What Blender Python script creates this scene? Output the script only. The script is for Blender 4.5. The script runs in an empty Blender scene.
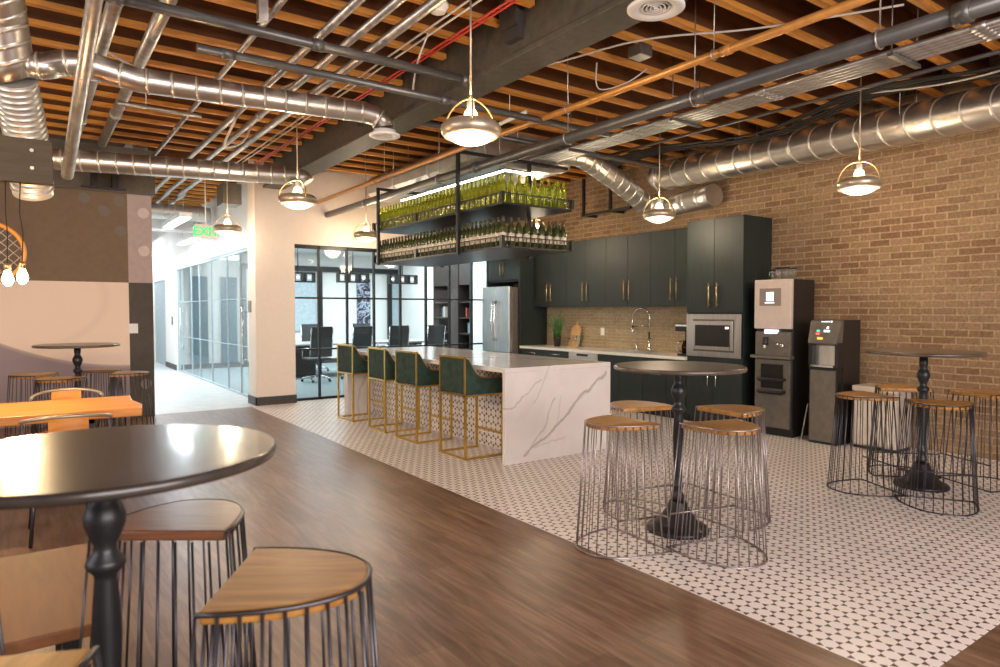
import bpy, bmesh, math, random
from mathutils import Vector, Matrix
random.seed(7)
S = bpy.context.scene
COL = S.collection
PI = math.pi
R = math.radians

# ------------------------------------------------------------------ camera
cam_d = bpy.data.cameras.new('camera'); cam = bpy.data.objects.new('camera', cam_d); COL.objects.link(cam)
cam.location = (0, 0, 1.44)
TH = math.atan(475/667); PITCH = math.atan(22.5/667)
fwd = Vector((math.sin(TH)*math.cos(PITCH), math.cos(TH)*math.cos(PITCH), -math.sin(PITCH)))
cam.rotation_euler = fwd.to_track_quat('-Z', 'Y').to_euler()
cam_d.sensor_width = 36; cam_d.lens = 667*36/1000; cam_d.clip_end = 200; cam_d.clip_start = 0.02
cam_d.dof.use_dof = True; cam_d.dof.focus_distance = 6.0; cam_d.dof.aperture_fstop = 2.8
S.camera = cam

# ------------------------------------------------------------------ world, exposure
w = bpy.data.worlds.new('world'); S.world = w; w.use_nodes = True
bg = w.node_tree.nodes['Background']; bg.inputs[0].default_value = (1.0, 0.86, 0.74, 1); bg.inputs[1].default_value = 0.42
S.view_settings.view_transform = 'Standard'; S.view_settings.look = 'None'
S.view_settings.gamma = 1; S.view_settings.use_curve_mapping = False
S.view_settings.exposure = 0.0

# ------------------------------------------------------------------ large lights
def area(name, loc, size, power, color, target=None, sizey=None, rot=None):
    d = bpy.data.lights.new(name, 'AREA'); d.energy = power; d.color = color
    d.shape = 'RECTANGLE'; d.size = size; d.size_y = sizey or size
    o = bpy.data.objects.new(name, d); COL.objects.link(o); o.location = loc
    if target is not None:
        o.rotation_euler = (Vector(target)-Vector(loc)).to_track_quat('-Z', 'Y').to_euler()
    return o
def point(name, loc, power, color, r=.05):
    d = bpy.data.lights.new(name, 'POINT'); d.energy = power; d.color = color; d.shadow_soft_size = r
    o = bpy.data.objects.new(name, d); COL.objects.link(o); o.location = loc; return o
area('daylight_fill_back', (1.8, -3.5, 2.3), 6, 520, (1.0, .90, .87), (2.6, 3, 0.4), 2.4)  # added fill lamp behind the camera; no window is built there
area('daylight_fill_left', (-4.5, 3.0, 2.0), 4, 90, (.95, .95, 1.0), (1, 3, .8), 2.2)  # added cool fill from the left, with no window behind it
for (x_, y_, z_, l_, p_) in ((2.12, 12.45, 2.90, 1.6, 42), (2.78, 15.0, 2.84, 1.5, 38), (2.2, 17.0, 2.76, 1.5, 60)):
    area('corridor_light', (x_, y_, z_), .14, p_, (.86, .94, 1.0), (x_, y_, 0), l_)
area('corridor_end_light', (2.3, 21.0, 3.4), 1.0, 70, (.86, .94, 1.0), (2.3, 20.9, 0), 2.5)
area('conference_light', (6.2, 14.6, 2.97), 5, 420, (.90, .96, 1.0), (6.2, 14.6, 0), 3.5)
WARM = (1.0, .70, .38)
WARMW = (1.0, .80, .56)

# ------------------------------------------------------------------ materials
MATS = {}
class NT:
    def __init__(s, name):
        s.m = bpy.data.materials.new(name); s.m.use_nodes = True
        s.t = s.m.node_tree; s.n = s.t.nodes; s.b = s.n['Principled BSDF']
        MATS[name] = s.m
    def node(s, typ, **kw):
        n = s.n.new(typ)
        for k, v in kw.items(): setattr(n, k, v)
        return n
    def link(s, a, b): s.t.links.new(a, b)
    def setin(s, node, key, val):
        if hasattr(val, 'is_linked') or isinstance(val, bpy.types.NodeSocket): s.link(val, node.inputs[key])
        else: node.inputs[key].default_value = val
    def math(s, op, a, b=None, c=None, clamp=False):
        n = s.node('ShaderNodeMath', operation=op); n.use_clamp = clamp
        s.setin(n, 0, a)
        if b is not None: s.setin(n, 1, b)
        if c is not None: s.setin(n, 2, c)
        return n.outputs[0]
    def mix(s, f, a, b, mode='MIX'):
        n = s.node('ShaderNodeMixRGB', blend_type=mode); s.setin(n, 0, f)
        s.setin(n, 1, a if isinstance(a, bpy.types.NodeSocket) else (*a[:3], 1)); s.setin(n, 2, b if isinstance(b, bpy.types.NodeSocket) else (*b[:3], 1))
        return n.outputs[0]
    def coord(s, kind='Object'): return s.node('ShaderNodeTexCoord').outputs[kind]
    def mapping(s, v, scale=(1, 1, 1), rot=(0, 0, 0), loc=(0, 0, 0)):
        n = s.node('ShaderNodeMapping'); s.link(v, n.inputs[0]); n.inputs['Scale'].default_value = scale
        n.inputs['Rotation'].default_value = rot; n.inputs['Location'].default_value = loc; return n.outputs[0]
    def noise(s, v, scale=5, detail=4, rough=.5, dist=0):
        n = s.node('ShaderNodeTexNoise'); s.link(v, n.inputs['Vector']); n.inputs['Scale'].default_value = scale
        n.inputs['Detail'].default_value = detail; n.inputs['Roughness'].default_value = rough
        n.inputs['Distortion'].default_value = dist; return n.outputs['Fac']
    def ramp(s, f, stops):
        n = s.node('ShaderNodeValToRGB'); s.link(f, n.inputs[0]); e = n.color_ramp.elements
        while len(e) < len(stops): e.new(.5)
        for i, (p, c) in enumerate(stops):
            e[i].position = p; e[i].color = (*c[:3], 1) if not isinstance(c, float) else (c, c, c, 1)
        return n.outputs[0]
    def bump(s, h, strength=.3, dist=.01):
        n = s.node('ShaderNodeBump'); s.link(h, n.inputs['Height']); n.inputs['Strength'].default_value = strength
        n.inputs['Distance'].default_value = dist; s.link(n.outputs[0], s.b.inputs['Normal'])
    def out(s, col=None, rough=None, metal=None):
        if col is not None: s.setin(s.b, 'Base Color', col if isinstance(col, bpy.types.NodeSocket) else (*col[:3], 1))
        if rough is not None: s.setin(s.b, 'Roughness', rough)
        if metal is not None: s.b.inputs['Metallic'].default_value = metal
        return s.m

def plain(name, c, rough=.5, metal=0, spec=None, noise=.06, scale=14, coat=0):
    t = NT(name); v = t.coord()
    f = t.noise(v, scale, 3)
    lo = tuple(max(0, x*(1-noise*2)) for x in c); hi = tuple(min(1, x*(1+noise*2)) for x in c)
    t.out(t.ramp(f, [(.3, lo), (.7, hi)]), rough, metal)
    if spec is not None: t.b.inputs['Specular IOR Level'].default_value = spec
    if coat: t.b.inputs['Coat Weight'].default_value = coat; t.b.inputs['Coat Roughness'].default_value = .08
    return t.m
def emit(name, c, strength):
    t = NT(name); t.b.inputs['Emission Color'].default_value = (*c, 1); t.b.inputs['Emission Strength'].default_value = strength
    t.out(c, .5); return t.m
def wood(name, dark, light, scale=3.0, axis='X', rough=.45, streak=14, coat=0):
    t = NT(name); v = t.coord()
    sc = {'X': (1, streak, streak), 'Y': (streak, 1, streak), 'Z': (streak, streak, 1)}[axis]
    v2 = t.mapping(v, sc)
    f = t.noise(v2, scale, 6, .6, .6); g = t.noise(v, 2.5, 2)
    m = t.math('ADD', t.math('MULTIPLY', f, .75), t.math('MULTIPLY', g, .3))
    t.out(t.ramp(m, [(.35, dark), (.72, light)]), rough)
    t.bump(f, .12, .004)
    if coat: t.b.inputs['Coat Weight'].default_value = coat; t.b.inputs['Coat Roughness'].default_value = .15
    return t.m

wood('joist_wood_lit', (.42, .15, .02), (.88, .39, .07), 2, 'X', .6, 8)  # joist undersides: light from below put into a brighter colour
wood('joist_wood_shaded', (.09, .030, .009), (.22, .080, .022), 2, 'X', .7, 8)  # joist sides: shade put into a darker colour of the wood
wood('deck_wood', (.045, .016, .006), (.16, .055, .016), 2, 'Y', .7, 6)
wood('seat_wood', (.24, .10, .02), (.58, .29, .07), 3, 'Y', .38, 9)
wood('dark_seat_wood', (.12, .045, .022), (.26, .11, .05), 3, 'X', .3, 9)
wood('table_wood', (.50, .16, .025), (.80, .34, .07), 2, 'X', .35, 9)
wood('bench_wood', (.19, .072, .022), (.30, .115, .038), 2, 'Y', .6, 9)
wood('board_wood', (.06, .040, .018), (.10, .068, .034), 3, 'X', .6, 10)
wood('shelf_wood', (.022, .015, .012), (.05, .034, .025), 3, 'Z', .5, 10)
wood('cutting_wood', (.45, .24, .09), (.66, .40, .18), 3, 'Z', .45, 10)
wood('cabinet_green', (.008, .014, .013), (.019, .029, .027), 4, 'Z', .55, 12)
plain('black_metal', (.022, .021, .022), .35, .3)
plain('table_black', (.040, .032, .028), .27, 0, noise=.25, scale=6, coat=.25)
plain('table_grey', (.10, .075, .055), .3, 0, noise=.25, scale=6, coat=.2)
plain('cast_iron', (.03, .03, .034), .38, .5)
plain('wire_steel', (.36, .31, .31), .35, .85)
plain('wire_dark', (.085, .08, .09), .32, .8)
plain('gold', (.64, .42, .10), .28, .9)
plain('brass', (.72, .52, .25), .28, .9)
plain('velvet_green', (.020, .046, .034), .85, 0, noise=.2)
plain('white_paint', (.80, .78, .75), .6, noise=.01)
plain('white_paint_warmlit', (.80, .70, .62), .6, noise=.01)  # white paint with the warm lamplight put into its colour
plain('beam_grey', (.085, .075, .06), .55, noise=.1)
plain('soffit_grey', (.13, .11, .09), .6, noise=.06)
plain('dark_base', (.05, .045, .042), .5)
plain('frame_black', (.012, .012, .013), .4, .2)
plain('chrome', (.75, .75, .76), .14, 1)
plain('steel_pipe', (.50, .48, .45), .38, .85, noise=.12)
plain('dark_pipe', (.13, .125, .12), .35, .5)
plain('orange_pipe', (.62, .28, .07), .32, .35)
plain('red_cable', (.55, .05, .03), .5)
plain('white_cable', (.62, .58, .52), .5)
plain('black_cable', (.015, .014, .013), .6)
plain('plastic_black', (.016, .015, .015), .3)
plain('plastic_white', (.8, .79, .77), .4, noise=.01)
plain('machine_grey', (.19, .17, .145), .35, .5)
plain('bin_steel', (.72, .67, .60), .35, .45)
plain('machine_pink', (.66, .56, .50), .35, .3, noise=.02)
plain('mural_brown', (.19, .125, .078), .7, noise=.03)
plain('mural_pink', (.46, .36, .34), .7, noise=.03)
plain('mural_dark', (.075, .062, .05), .7, noise=.05)
plain('mural_dot', (.19, .155, .13), .7, noise=.03)
plain('mural_dot_light', (.66, .56, .52), .7, noise=.03)
plain('door_grey', (.42, .50, .54), .5)
plain('blue_dark', (.10, .17, .21), .3)
plain('carpet_blue', (.26, .31, .32), .95, noise=.15, scale=40)
plain('corridor_pale', (.56, .57, .57), .35, noise=.05, scale=5)
plain('chair_mesh', (.03, .032, .034), .6)
plain('conf_table', (.36, .35, .33), .3)
plain('leaf', (.06, .17, .04), .5, noise=.3)
plain('pot_black', (.02, .02, .02), .4)
plain('stone_counter', (.78, .76, .72), .2, noise=.02)
plain('orange_rim', (.85, .36, .06), .4)
plain('lamp_white', (.85, .82, .75), .4, noise=.01)
plain('antique_brass', (.50, .42, .31), .34, .6)
plain('book_red', (.4, .08, .05), .6); plain('book_cream', (.7, .64, .5), .6); plain('book_blue', (.08, .14, .25), .6)
emit('bulb_glow', (1.0, .80, .52), 14)
emit('edison_glow', (1.0, .72, .38), 30)
emit('tube_glow', (.90, .96, 1.0), 4)
emit('led_glow', (1.0, .97, .88), 22)
emit('diffuser_glow', (1.0, .86, .66), 1.25)
emit('screen_glow', (.80, .85, 1.0), 2.2)
emit('screen_dim', (.16, .12, .10), .5)
emit('icon_red', (1, .15, .06), 1.2); emit('icon_blue', (.1, .5, .6), .9); emit('icon_yellow', (.9, .6, .1), .8); emit('icon_white', (.9, .9, 1), 1.4)
emit('exit_green', (.02, .50, .14), 1.0)
emit('exit_plate', (.50, .42, .42), .12)

def glassmat(name, col, rough=.02, thin=True, alpha=.12):
    t = NT(name)
    n = t.n; out = n['Material Output']
    tr = t.node('ShaderNodeBsdfTransparent'); tr.inputs[0].default_value = (*col, 1)
    gl = t.node('ShaderNodeBsdfGlossy'); gl.inputs['Roughness'].default_value = rough
    fr = t.node('ShaderNodeFresnel'); fr.inputs[0].default_value = 1.5
    mx = t.node('ShaderNodeMixShader'); t.link(t.math('MULTIPLY', fr.outputs[0], .4), mx.inputs[0]); t.link(tr.outputs[0], mx.inputs[1]); t.link(gl.outputs[0], mx.inputs[2])
    t.link(mx.outputs[0], out.inputs[0]); return t.m
glassmat('clear_glass', (.90, .95, .96))
glassmat('carafe_glass', (.35, .28, .22))
t = NT('bottle_glass'); t.out((.46, .50, .04), .08); t.b.inputs['Transmission Weight'].default_value = .75; t.b.inputs['IOR'].default_value = 1.45
t = NT('bottle_dark'); t.out((.07, .085, .025), .10); t.b.inputs['Transmission Weight'].default_value = .35
plain('bottle_label', (.62, .54, .42), .6, noise=.25, scale=30)
plain('bottle_foil', (.10, .075, .05), .35, .5)

# stainless with soft vertical brushing
t = NT('stainless'); v = t.mapping(t.coord(), (30, 30, 1)); f = t.noise(v, 3, 4)
t.out(t.ramp(f, [(.3, (.50, .49, .48)), (.7, (.68, .67, .66))]), t.math('MULTIPLY_ADD', f, .2, .22), .95)
# spiral duct sheet
t = NT('galvanised'); v = t.coord(); f = t.noise(t.mapping(v, (4, 4, 4)), 2, 5)
t.out(t.ramp(f, [(.3, (.56, .53, .49)), (.7, (.66, .63, .58))]), t.math('MULTIPLY_ADD', f, .08, .28), .92)
plain('seam_metal', (.70, .66, .58), .45, .7)
t = NT('flex_duct'); t.out((.62, .60, .56), .42, .6)

# plank floor, planks run along Y
t = NT('floor_planks'); v = t.coord(); sx = t.node('ShaderNodeSeparateXYZ'); t.link(v, sx.inputs[0])
cb = t.node('ShaderNodeCombineXYZ'); t.link(sx.outputs[1], cb.inputs[0]); t.link(sx.outputs[0], cb.inputs[1])
br = t.node('ShaderNodeTexBrick'); t.link(cb.outputs[0], br.inputs['Vector']); br.inputs['Scale'].default_value = 1
br.offset = .37; br.inputs['Brick Width'].default_value = 1.22; br.inputs['Row Height'].default_value = .18
br.inputs['Mortar Size'].default_value = .0012; br.inputs['Color1'].default_value = (.0, .0, .0, 1); br.inputs['Color2'].default_value = (1, 1, 1, 1); br.inputs['Mortar'].default_value = (.2, .2, .2, 1)
f = t.noise(t.mapping(v, (9, .9, 1)), 2.6, 8, .62, .7); g = t.noise(t.mapping(v, (4, .8, 1)), 1.6, 5)
m = t.math('ADD', t.math('MULTIPLY', f, .75), t.math('ADD', t.math('MULTIPLY', g, .25), t.math('MULTIPLY', br.outputs['Color'], .10)))
c = t.ramp(m, [(.36, (.088, .044, .025)), (.52, (.165, .090, .054)), (.70, (.28, .170, .110))])
c = t.mix(t.math('MULTIPLY', br.outputs['Fac'], .55), c, (.05, .03, .02))
t.out(c, t.math('MULTIPLY_ADD', f, .10, .31)); t.bump(f, .06, .003)

# hexagon tile with dark diamonds on the cell edges
def hextile(name, axes, pitch=.078):
    t = NT(name); v = t.coord(); sx = t.node('ShaderNodeSeparateXYZ'); t.link(v, sx.inputs[0])
    U = t.math('DIVIDE', sx.outputs[axes[0]], pitch); V = t.math('DIVIDE', sx.outputs[axes[1]], pitch)
    U = t.math('ADD', U, 500); V = t.math('ADD', V, 500*1.7320508)
    def cell(u, vv, off):
        a = t.math('SUBTRACT', t.math('MODULO', t.math('ADD', u, off), 1), .5)
        b = t.math('SUBTRACT', t.math('MODULO', t.math('ADD', vv, off*1.7320508), 1.7320508), .8660254)
        return a, b, t.math('ADD', t.math('MULTIPLY', a, a), t.math('MULTIPLY', b, b))
    a1, b1, d1 = cell(U, V, 0); a2, b2, d2 = cell(U, V, .5)
    s = t.math('LESS_THAN', d1, d2)
    def sel(p, q): return t.math('ADD', t.math('MULTIPLY', p, s), t.math('MULTIPLY', q, t.math('SUBTRACT', 1, s)))
    a, b, d = sel(a1, a2), sel(b1, b2), sel(d1, d2)
    m1 = t.math('ABSOLUTE', b)
    m2 = t.math('ABSOLUTE', t.math('ADD', t.math('MULTIPLY', a, .8660254), t.math('MULTIPLY', b, .5)))
    m3 = t.math('ABSOLUTE', t.math('SUBTRACT', t.math('MULTIPLY', a, .8660254), t.math('MULTIPLY', b, .5)))
    k = t.math('GREATER_THAN', t.math('MAXIMUM', m1, t.math('MAXIMUM', m2, m3)), .449)
    nz = t.noise(v, 3, 3)
    white = t.ramp(nz, [(.3, (.80, .73, .70)), (.7, (.88, .81, .78))])
    t.out(t.mix(k, white, (.075, .045, .035)), .34)
    return t.m
hextile('floor_tile', (0, 1)); hextile('bar_tile', (1, 2), .085)

def brickmat(name, bw, rh, c1, c2, mortar, msize, flip=False, dark=None):
    t = NT(name); v = t.coord(); sx = t.node('ShaderNodeSeparateXYZ'); t.link(v, sx.inputs[0])
    cb = t.node('ShaderNodeCombineXYZ'); t.link(sx.outputs[1], cb.inputs[0]); t.link(sx.outputs[2], cb.inputs[1])
    wv = t.node('ShaderNodeTexNoise'); wv.inputs['Scale'].default_value = 9; t.link(v, wv.inputs['Vector'])
    vm = t.node('ShaderNodeVectorMath', operation='MULTIPLY_ADD'); t.link(wv.outputs['Color'], vm.inputs[0]); vm.inputs[1].default_value = (.012, .012, 0); t.link(cb.outputs[0], vm.inputs[2])
    br = t.node('ShaderNodeTexBrick'); t.link(vm.outputs[0], br.inputs['Vector']); br.inputs['Scale'].default_value = 1
    br.inputs['Brick Width'].default_value = bw; br.inputs['Row Height'].default_value = rh; br.inputs['Mortar Size'].default_value = msize
    br.inputs['Mortar Smooth'].default_value = .35
    br.inputs['Color1'].default_value = (*c1, 1); br.inputs['Color2'].default_value = (*c2, 1); br.inputs['Mortar'].default_value = (*mortar, 1)
    big = t.noise(v, 1.1, 3); sm = t.noise(v, 38, 4, .65)
    c = t.mix(t.ramp(big, [(.35, 0.0), (.65, .45)]), br.outputs['Color'], mortar)
    c = t.mix(1, c, t.ramp(sm, [(.25, (.62, .60, .58)), (.75, (1.22, 1.2, 1.18))]), 'MULTIPLY')
    t.out(c, .85)
    h = t.math('SUBTRACT', t.math('MULTIPLY', sm, .4), br.outputs['Fac']); t.bump(h, .5, .006)
    return t.m
brickmat('old_brick', .215, .074, (.29, .185, .10), (.175, .092, .045), (.37, .265, .155), .009)
brickmat('backsplash_brick', .20, .05, (.40, .31, .19), (.30, .22, .12), (.50, .41, .28), .004)

t = NT('marble'); v = t.coord(); sx = t.node('ShaderNodeSeparateXYZ'); t.link(v, sx.inputs[0])
wn = t.node('ShaderNodeTexNoise'); wn.inputs['Scale'].default_value = 3.2; wn.inputs['Detail'].default_value = 5; t.link(v, wn.inputs['Vector'])
ws_ = t.node('ShaderNodeSeparateXYZ'); t.link(wn.outputs['Color'], ws_.inputs[0])
PX = t.math('MULTIPLY_ADD', t.math('SUBTRACT', ws_.outputs[0], .5), .22, t.math('ADD', sx.outputs[0], t.math('MULTIPLY', sx.outputs[1], .35)))
PZ = t.math('MULTIPLY_ADD', t.math('SUBTRACT', ws_.outputs[1], .5), .22, t.math('ADD', sx.outputs[2], t.math('MULTIPLY', sx.outputs[1], -.2)))
def vein(p0, p1, wd, k_):
    dx_, dz_ = p1[0]-p0[0], p1[1]-p0[1]; L2 = math.hypot(dx_, dz_); ux, uz = dx_/L2, dz_/L2
    a = t.math('SUBTRACT', PX, p0[0]); b = t.math('SUBTRACT', PZ, p0[1])
    per = t.math('ABSOLUTE', t.math('SUBTRACT', t.math('MULTIPLY', a, uz), t.math('MULTIPLY', b, ux)))
    al = t.math('DIVIDE', t.math('ADD', t.math('MULTIPLY', a, ux), t.math('MULTIPLY', b, uz)), L2)
    m_ = t.math('MULTIPLY', t.math('GREATER_THAN', al, 0), t.math('LESS_THAN', al, 1))
    s_ = t.math('SUBTRACT', 1, t.math('DIVIDE', per, wd), None, True)
    return t.math('MULTIPLY', t.math('MULTIPLY', s_, m_), k_)
# coordinates relative to the island centre (x) and floor (z), at the near face y = -1.8
oy = -1.8; ox, oz = .35*oy, -.2*oy
VN = [((-.42, .03), (.68, .80), .022, .8), ((-.36, .05), (-.02, .60), .012, .55), ((-.02, .30), (.06, .62), .010, .4), ((-.66, .50), (-.22, .78), .012, .55), ((-.30, .55), (-.08, .95), .010, .5), ((-.40, .08), (.12, .20), .014, .4),
      ((.8, -1), (1.2, 1.9), .03, .4), ((1.6, -1), (2.6, 1.2), .02, .5), ((-.6, .9), (-.1, 2.5), .02, .4)]
acc = None
for p0, p1, wd, k_ in VN:
    q = vein((p0[0]+ox, p0[1]+oz), (p1[0]+ox, p1[1]+oz), wd, k_)
    acc = q if acc is None else t.math('MAXIMUM', acc, q)
cl = t.ramp(t.noise(v, 2.0, 5, .55, .8), [(.35, (.74, .70, .68)), (.6, (.82, .78, .76))])
t.out(t.mix(acc, cl, (.34, .31, .30)), .14)

t = NT('mural_peach'); v = t.coord(); sx = t.node('ShaderNodeSeparateXYZ'); t.link(v, sx.inputs[0])
dx = t.math('SUBTRACT', sx.outputs[0], -.55); dz = t.math('SUBTRACT', sx.outputs[2], 1.62)
dd = t.math('SQRT', t.math('ADD', t.math('MULTIPLY', t.math('MULTIPLY', dx, dx), .30), t.math('MULTIPLY', dz, dz)))
# broad painted curve sweeping down to the right with a purple-grey lower field
line = t.math('SUBTRACT', sx.outputs[2], t.math('MULTIPLY_ADD', t.math('POWER', t.math('MAXIMUM', t.math('SUBTRACT', 1.14, sx.outputs[0]), 0), 2.0), .17, .72))
k = t.ramp(t.math('MULTIPLY_ADD', line, 3.5, .5), [(.30, (.32, .25, .27)), (.46, (.50, .39, .35)), (.52, (.86, .68, .56))])
k = t.mix(t.ramp(t.math('ABSOLUTE', t.math('SUBTRACT', dd, .78)), [(0, .12), (.05, 0.0)]), k, (.40, .31, .25))
t.out(k, .7)

t = NT('art_paint'); v = t.coord(); f = t.noise(v, 5, 5, .6, 1.5); g = t.noise(v, 9, 3)
c = t.ramp(f, [(.44, (.012, .012, .016)), (.50, (.14, .18, .32)), (.54, (.75, .78, .85)), (.57, (.02, .02, .03))])
t.out(c, .5)
t = NT('fridge_film'); t.out((.55, .58, .60), .25, .9)

M = MATS
# ------------------------------------------------------------------ mesh builder
class MB:
    def __init__(s): s.v = []; s.f = []; s.mi = []; s.sm = []; s.cur = 0
    def face(s, idx, smooth=False): s.f.append(idx); s.mi.append(s.cur); s.sm.append(smooth)
    def box(s, x0, y0, z0, x1, y1, z1):
        b = len(s.v); s.v += [(x, y, z) for z in (z0, z1) for y in (y0, y1) for x in (x0, x1)]
        for q in ((0, 2, 3, 1), (4, 5, 7, 6), (0, 1, 5, 4), (2, 6, 7, 3), (0, 4, 6, 2), (1, 3, 7, 5)): s.face([b+i for i in q])
        return s
    def obox(s, c, size, ang=0, tilt=0):
        m = Matrix.Rotation(ang, 3, 'Z') @ Matrix.Rotation(tilt, 3, 'X'); b = len(s.v)
        for z in (-.5, .5):
            for y in (-.5, .5):
                for x in (-.5, .5): s.v.append(tuple(Vector(c)+m @ Vector((x*size[0], y*size[1], z*size[2]))))
        for q in ((0, 2, 3, 1), (4, 5, 7, 6), (0, 1, 5, 4), (2, 6, 7, 3), (0, 4, 6, 2), (1, 3, 7, 5)): s.face([b+i for i in q])
        return s
    def tube(s, pts, r, n=8, closed=False, cap=True, rad=None, tilt=0, seam=False):
        pts = [Vector(p) for p in pts]; m = len(pts); b = len(s.v)
        up = None; prev = None
        for i, p in enumerate(pts):
            if closed: d = (pts[(i+1) % m]-pts[i-1])
            else: d = pts[min(i+1, m-1)]-pts[max(i-1, 0)]
            d.normalize()
            if up is None:
                up = Vector((0, 0, 1)) if abs(d.z) < .9 else Vector((1, 0, 0))
            a = up.cross(d); a.normalize(); up = d.cross(a); up.normalize()
            rr = rad[i] if rad else r
            for k in range(n):
                t_ = 2*PI*k/n; s.v.append(tuple(p+(a*math.cos(t_)+up*math.sin(t_))*rr+d*(tilt*rr*math.cos(t_))))
        seg = m if closed else m-1
        for i in range(seg):
            j = (i+1) % m
            for k in range(n):
                k2 = (k+1) % n
                if rad and seam: s.cur = 1 if max(rad[i], rad[j]) > min(rad)+.001 else 0
                s.face([b+i*n+k, b+i*n+k2, b+j*n+k2, b+j*n+k], True)
        s.cur = 0 if (rad and seam) else s.cur
        if cap and not closed:
            s.face([b+k for k in range(n)][::-1]); s.face([b+(m-1)*n+k for k in range(n)])
        return s
    def lathe(s, prof, c=(0, 0, 0), n=32, capb=True, capt=True, closedprof=False, sx=1, sy=1):
        b = len(s.v); m = len(prof)
        for (r, z) in prof:
            for k in range(n):
                t_ = 2*PI*k/n; s.v.append((c[0]+r*math.cos(t_)*sx, c[1]+r*math.sin(t_)*sy, c[2]+z))
        for i in range(m if closedprof else m-1):
            j = (i+1) % m
            for k in range(n):
                k2 = (k+1) % n; s.face([b+i*n+k, b+i*n+k2, b+j*n+k2, b+j*n+k], True)
        if not closedprof:
            if capb: s.face([b+k for k in range(n)][::-1])
            if capt: s.face([b+(m-1)*n+k for k in range(n)])
        return s
    def prism(s, poly, z0, z1, smooth=False):
        b = len(s.v); n = len(poly)
        s.v += [(x, y, z0) for x, y in poly]+[(x, y, z1) for x, y in poly]
        for k in range(n):
            k2 = (k+1) % n; s.face([b+k, b+k2, b+n+k2, b+n+k], smooth)
        s.face([b+k for k in range(n)][::-1]); s.face([b+n+k for k in range(n)]); return s
    def prism_y(s, poly, y0, y1):      # poly in (x,z), extruded along y
        b = len(s.v); n = len(poly)
        s.v += [(x, y0, z) for x, z in poly]+[(x, y1, z) for x, z in poly]
        for k in range(n):
            k2 = (k+1) % n; s.face([b+k, b+n+k, b+n+k2, b+k2])
        s.face([b+k for k in range(n)]); s.face([b+n+k for k in range(n)][::-1]); return s
    def sphere(s, c, r, n=16, m=10, sz=1):
        prof = [(max(r*math.sin(PI*i/m), .0004), -r*sz*math.cos(PI*i/m)) for i in range(m+1)]
        return s.lathe(prof, c, n)
    def build(s, name, mats, parent=None, bevel=0, struct=False):
        if not isinstance(mats, (list, tuple)): mats = [mats]
        if parent is not None:
            o0 = Vector((0, 0, 0)); q = parent
            while q: o0 += q.location; q = q.parent
        elif struct: o0 = Vector((0, 0, 0))
        else:
            xs = [p[0] for p in s.v]; ys = [p[1] for p in s.v]; zs = [p[2] for p in s.v]
            o0 = Vector(((min(xs)+max(xs))/2, (min(ys)+max(ys))/2, min(zs)))
        me = bpy.data.meshes.new(name)
        me.from_pydata([tuple(Vector(p)-o0) for p in s.v], [], s.f)
        for mm in mats: me.materials.append(MATS[mm])
        me.polygons.foreach_set('material_index', s.mi); me.polygons.foreach_set('use_smooth', s.sm); me.update()
        bm = bmesh.new(); bm.from_mesh(me); bmesh.ops.recalc_face_normals(bm, faces=bm.faces); bm.to_mesh(me); bm.free()
        o = bpy.data.objects.new(name, me); COL.objects.link(o)
        if parent is not None: o.parent = parent
        else: o.location = o0
        if bevel:
            b = o.modifiers.new('bevel', 'BEVEL'); b.width = bevel; b.segments = 2; b.limit_method = 'ANGLE'; b.angle_limit = R(40)
        if struct: o['kind'] = 'structure'
        return o
def tag(o, label, cat, group=None, kind=None):
    o['label'] = label; o['category'] = cat
    if group: o['group'] = group
    if kind: o['kind'] = kind
    return o
def thing(name, label, cat, loc=(0, 0, 0), group=None):
    o = bpy.data.objects.new(name, None); COL.objects.link(o); o.location = loc; o.empty_display_size = .1
    return tag(o, label, cat, group)
KIDS = {}
def kids(o):
    return [c for c in COL.objects if c.parent == o]
def dup(root, loc, rz=0, label=None, group=None):
    def cp(o, par):
        c = o.copy(); COL.objects.link(c)
        if par: c.parent = par
        for ch in (KIDS[o.name] if o.name in KIDS else kids(o)): cp(ch, c)
        return c
    r = cp(root, None); r.location = loc; r.rotation_euler = (0, 0, rz)
    if label: r['label'] = label
    if group: r['group'] = group
    return r
def cache(root):
    KIDS[root.name] = kids(root)
    for k in KIDS[root.name]: cache(k)
def ridged(pts, r, step, th):
    """samples along a path with a raised seam every step metres"""
    pts = [Vector(p) for p in pts]; L = [0]
    for a, b in zip(pts[:-1], pts[1:]): L.append(L[-1]+(b-a).length)
    st = [(0, r)]; x = step*.5
    while x < L[-1]-.02:
        st += [(x-.018, r), (x-.007, r), (x-.004, r+th), (x+.004, r+th), (x+.007, r), (x+.018, r)]; x += step
    st += [(l_, r) for l_ in L[1:]]
    st.sort(); out = []; rd = []; last = -1
    for l_, rr in st:
        if l_-last < .002 and out: continue
        last = l_; j = max(k for k in range(len(L)) if L[k] <= l_+1e-6); j = min(j, len(pts)-2)
        out.append(pts[j].lerp(pts[j+1], (l_-L[j])/(L[j+1]-L[j]))); rd.append(rr)
    return out, rd
def arc(c, r, a0, a1, n, plane='xz'):
    out = []
    for i in range(n+1):
        t_ = a0+(a1-a0)*i/n; u, v_ = r*math.cos(t_), r*math.sin(t_)
        out.append((c[0]+u, c[1], c[2]+v_) if plane == 'xz' else (c[0]+u, c[1]+v_, c[2]) if plane == 'xy' else (c[0], c[1]+u, c[2]+v_))
    return out

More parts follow.
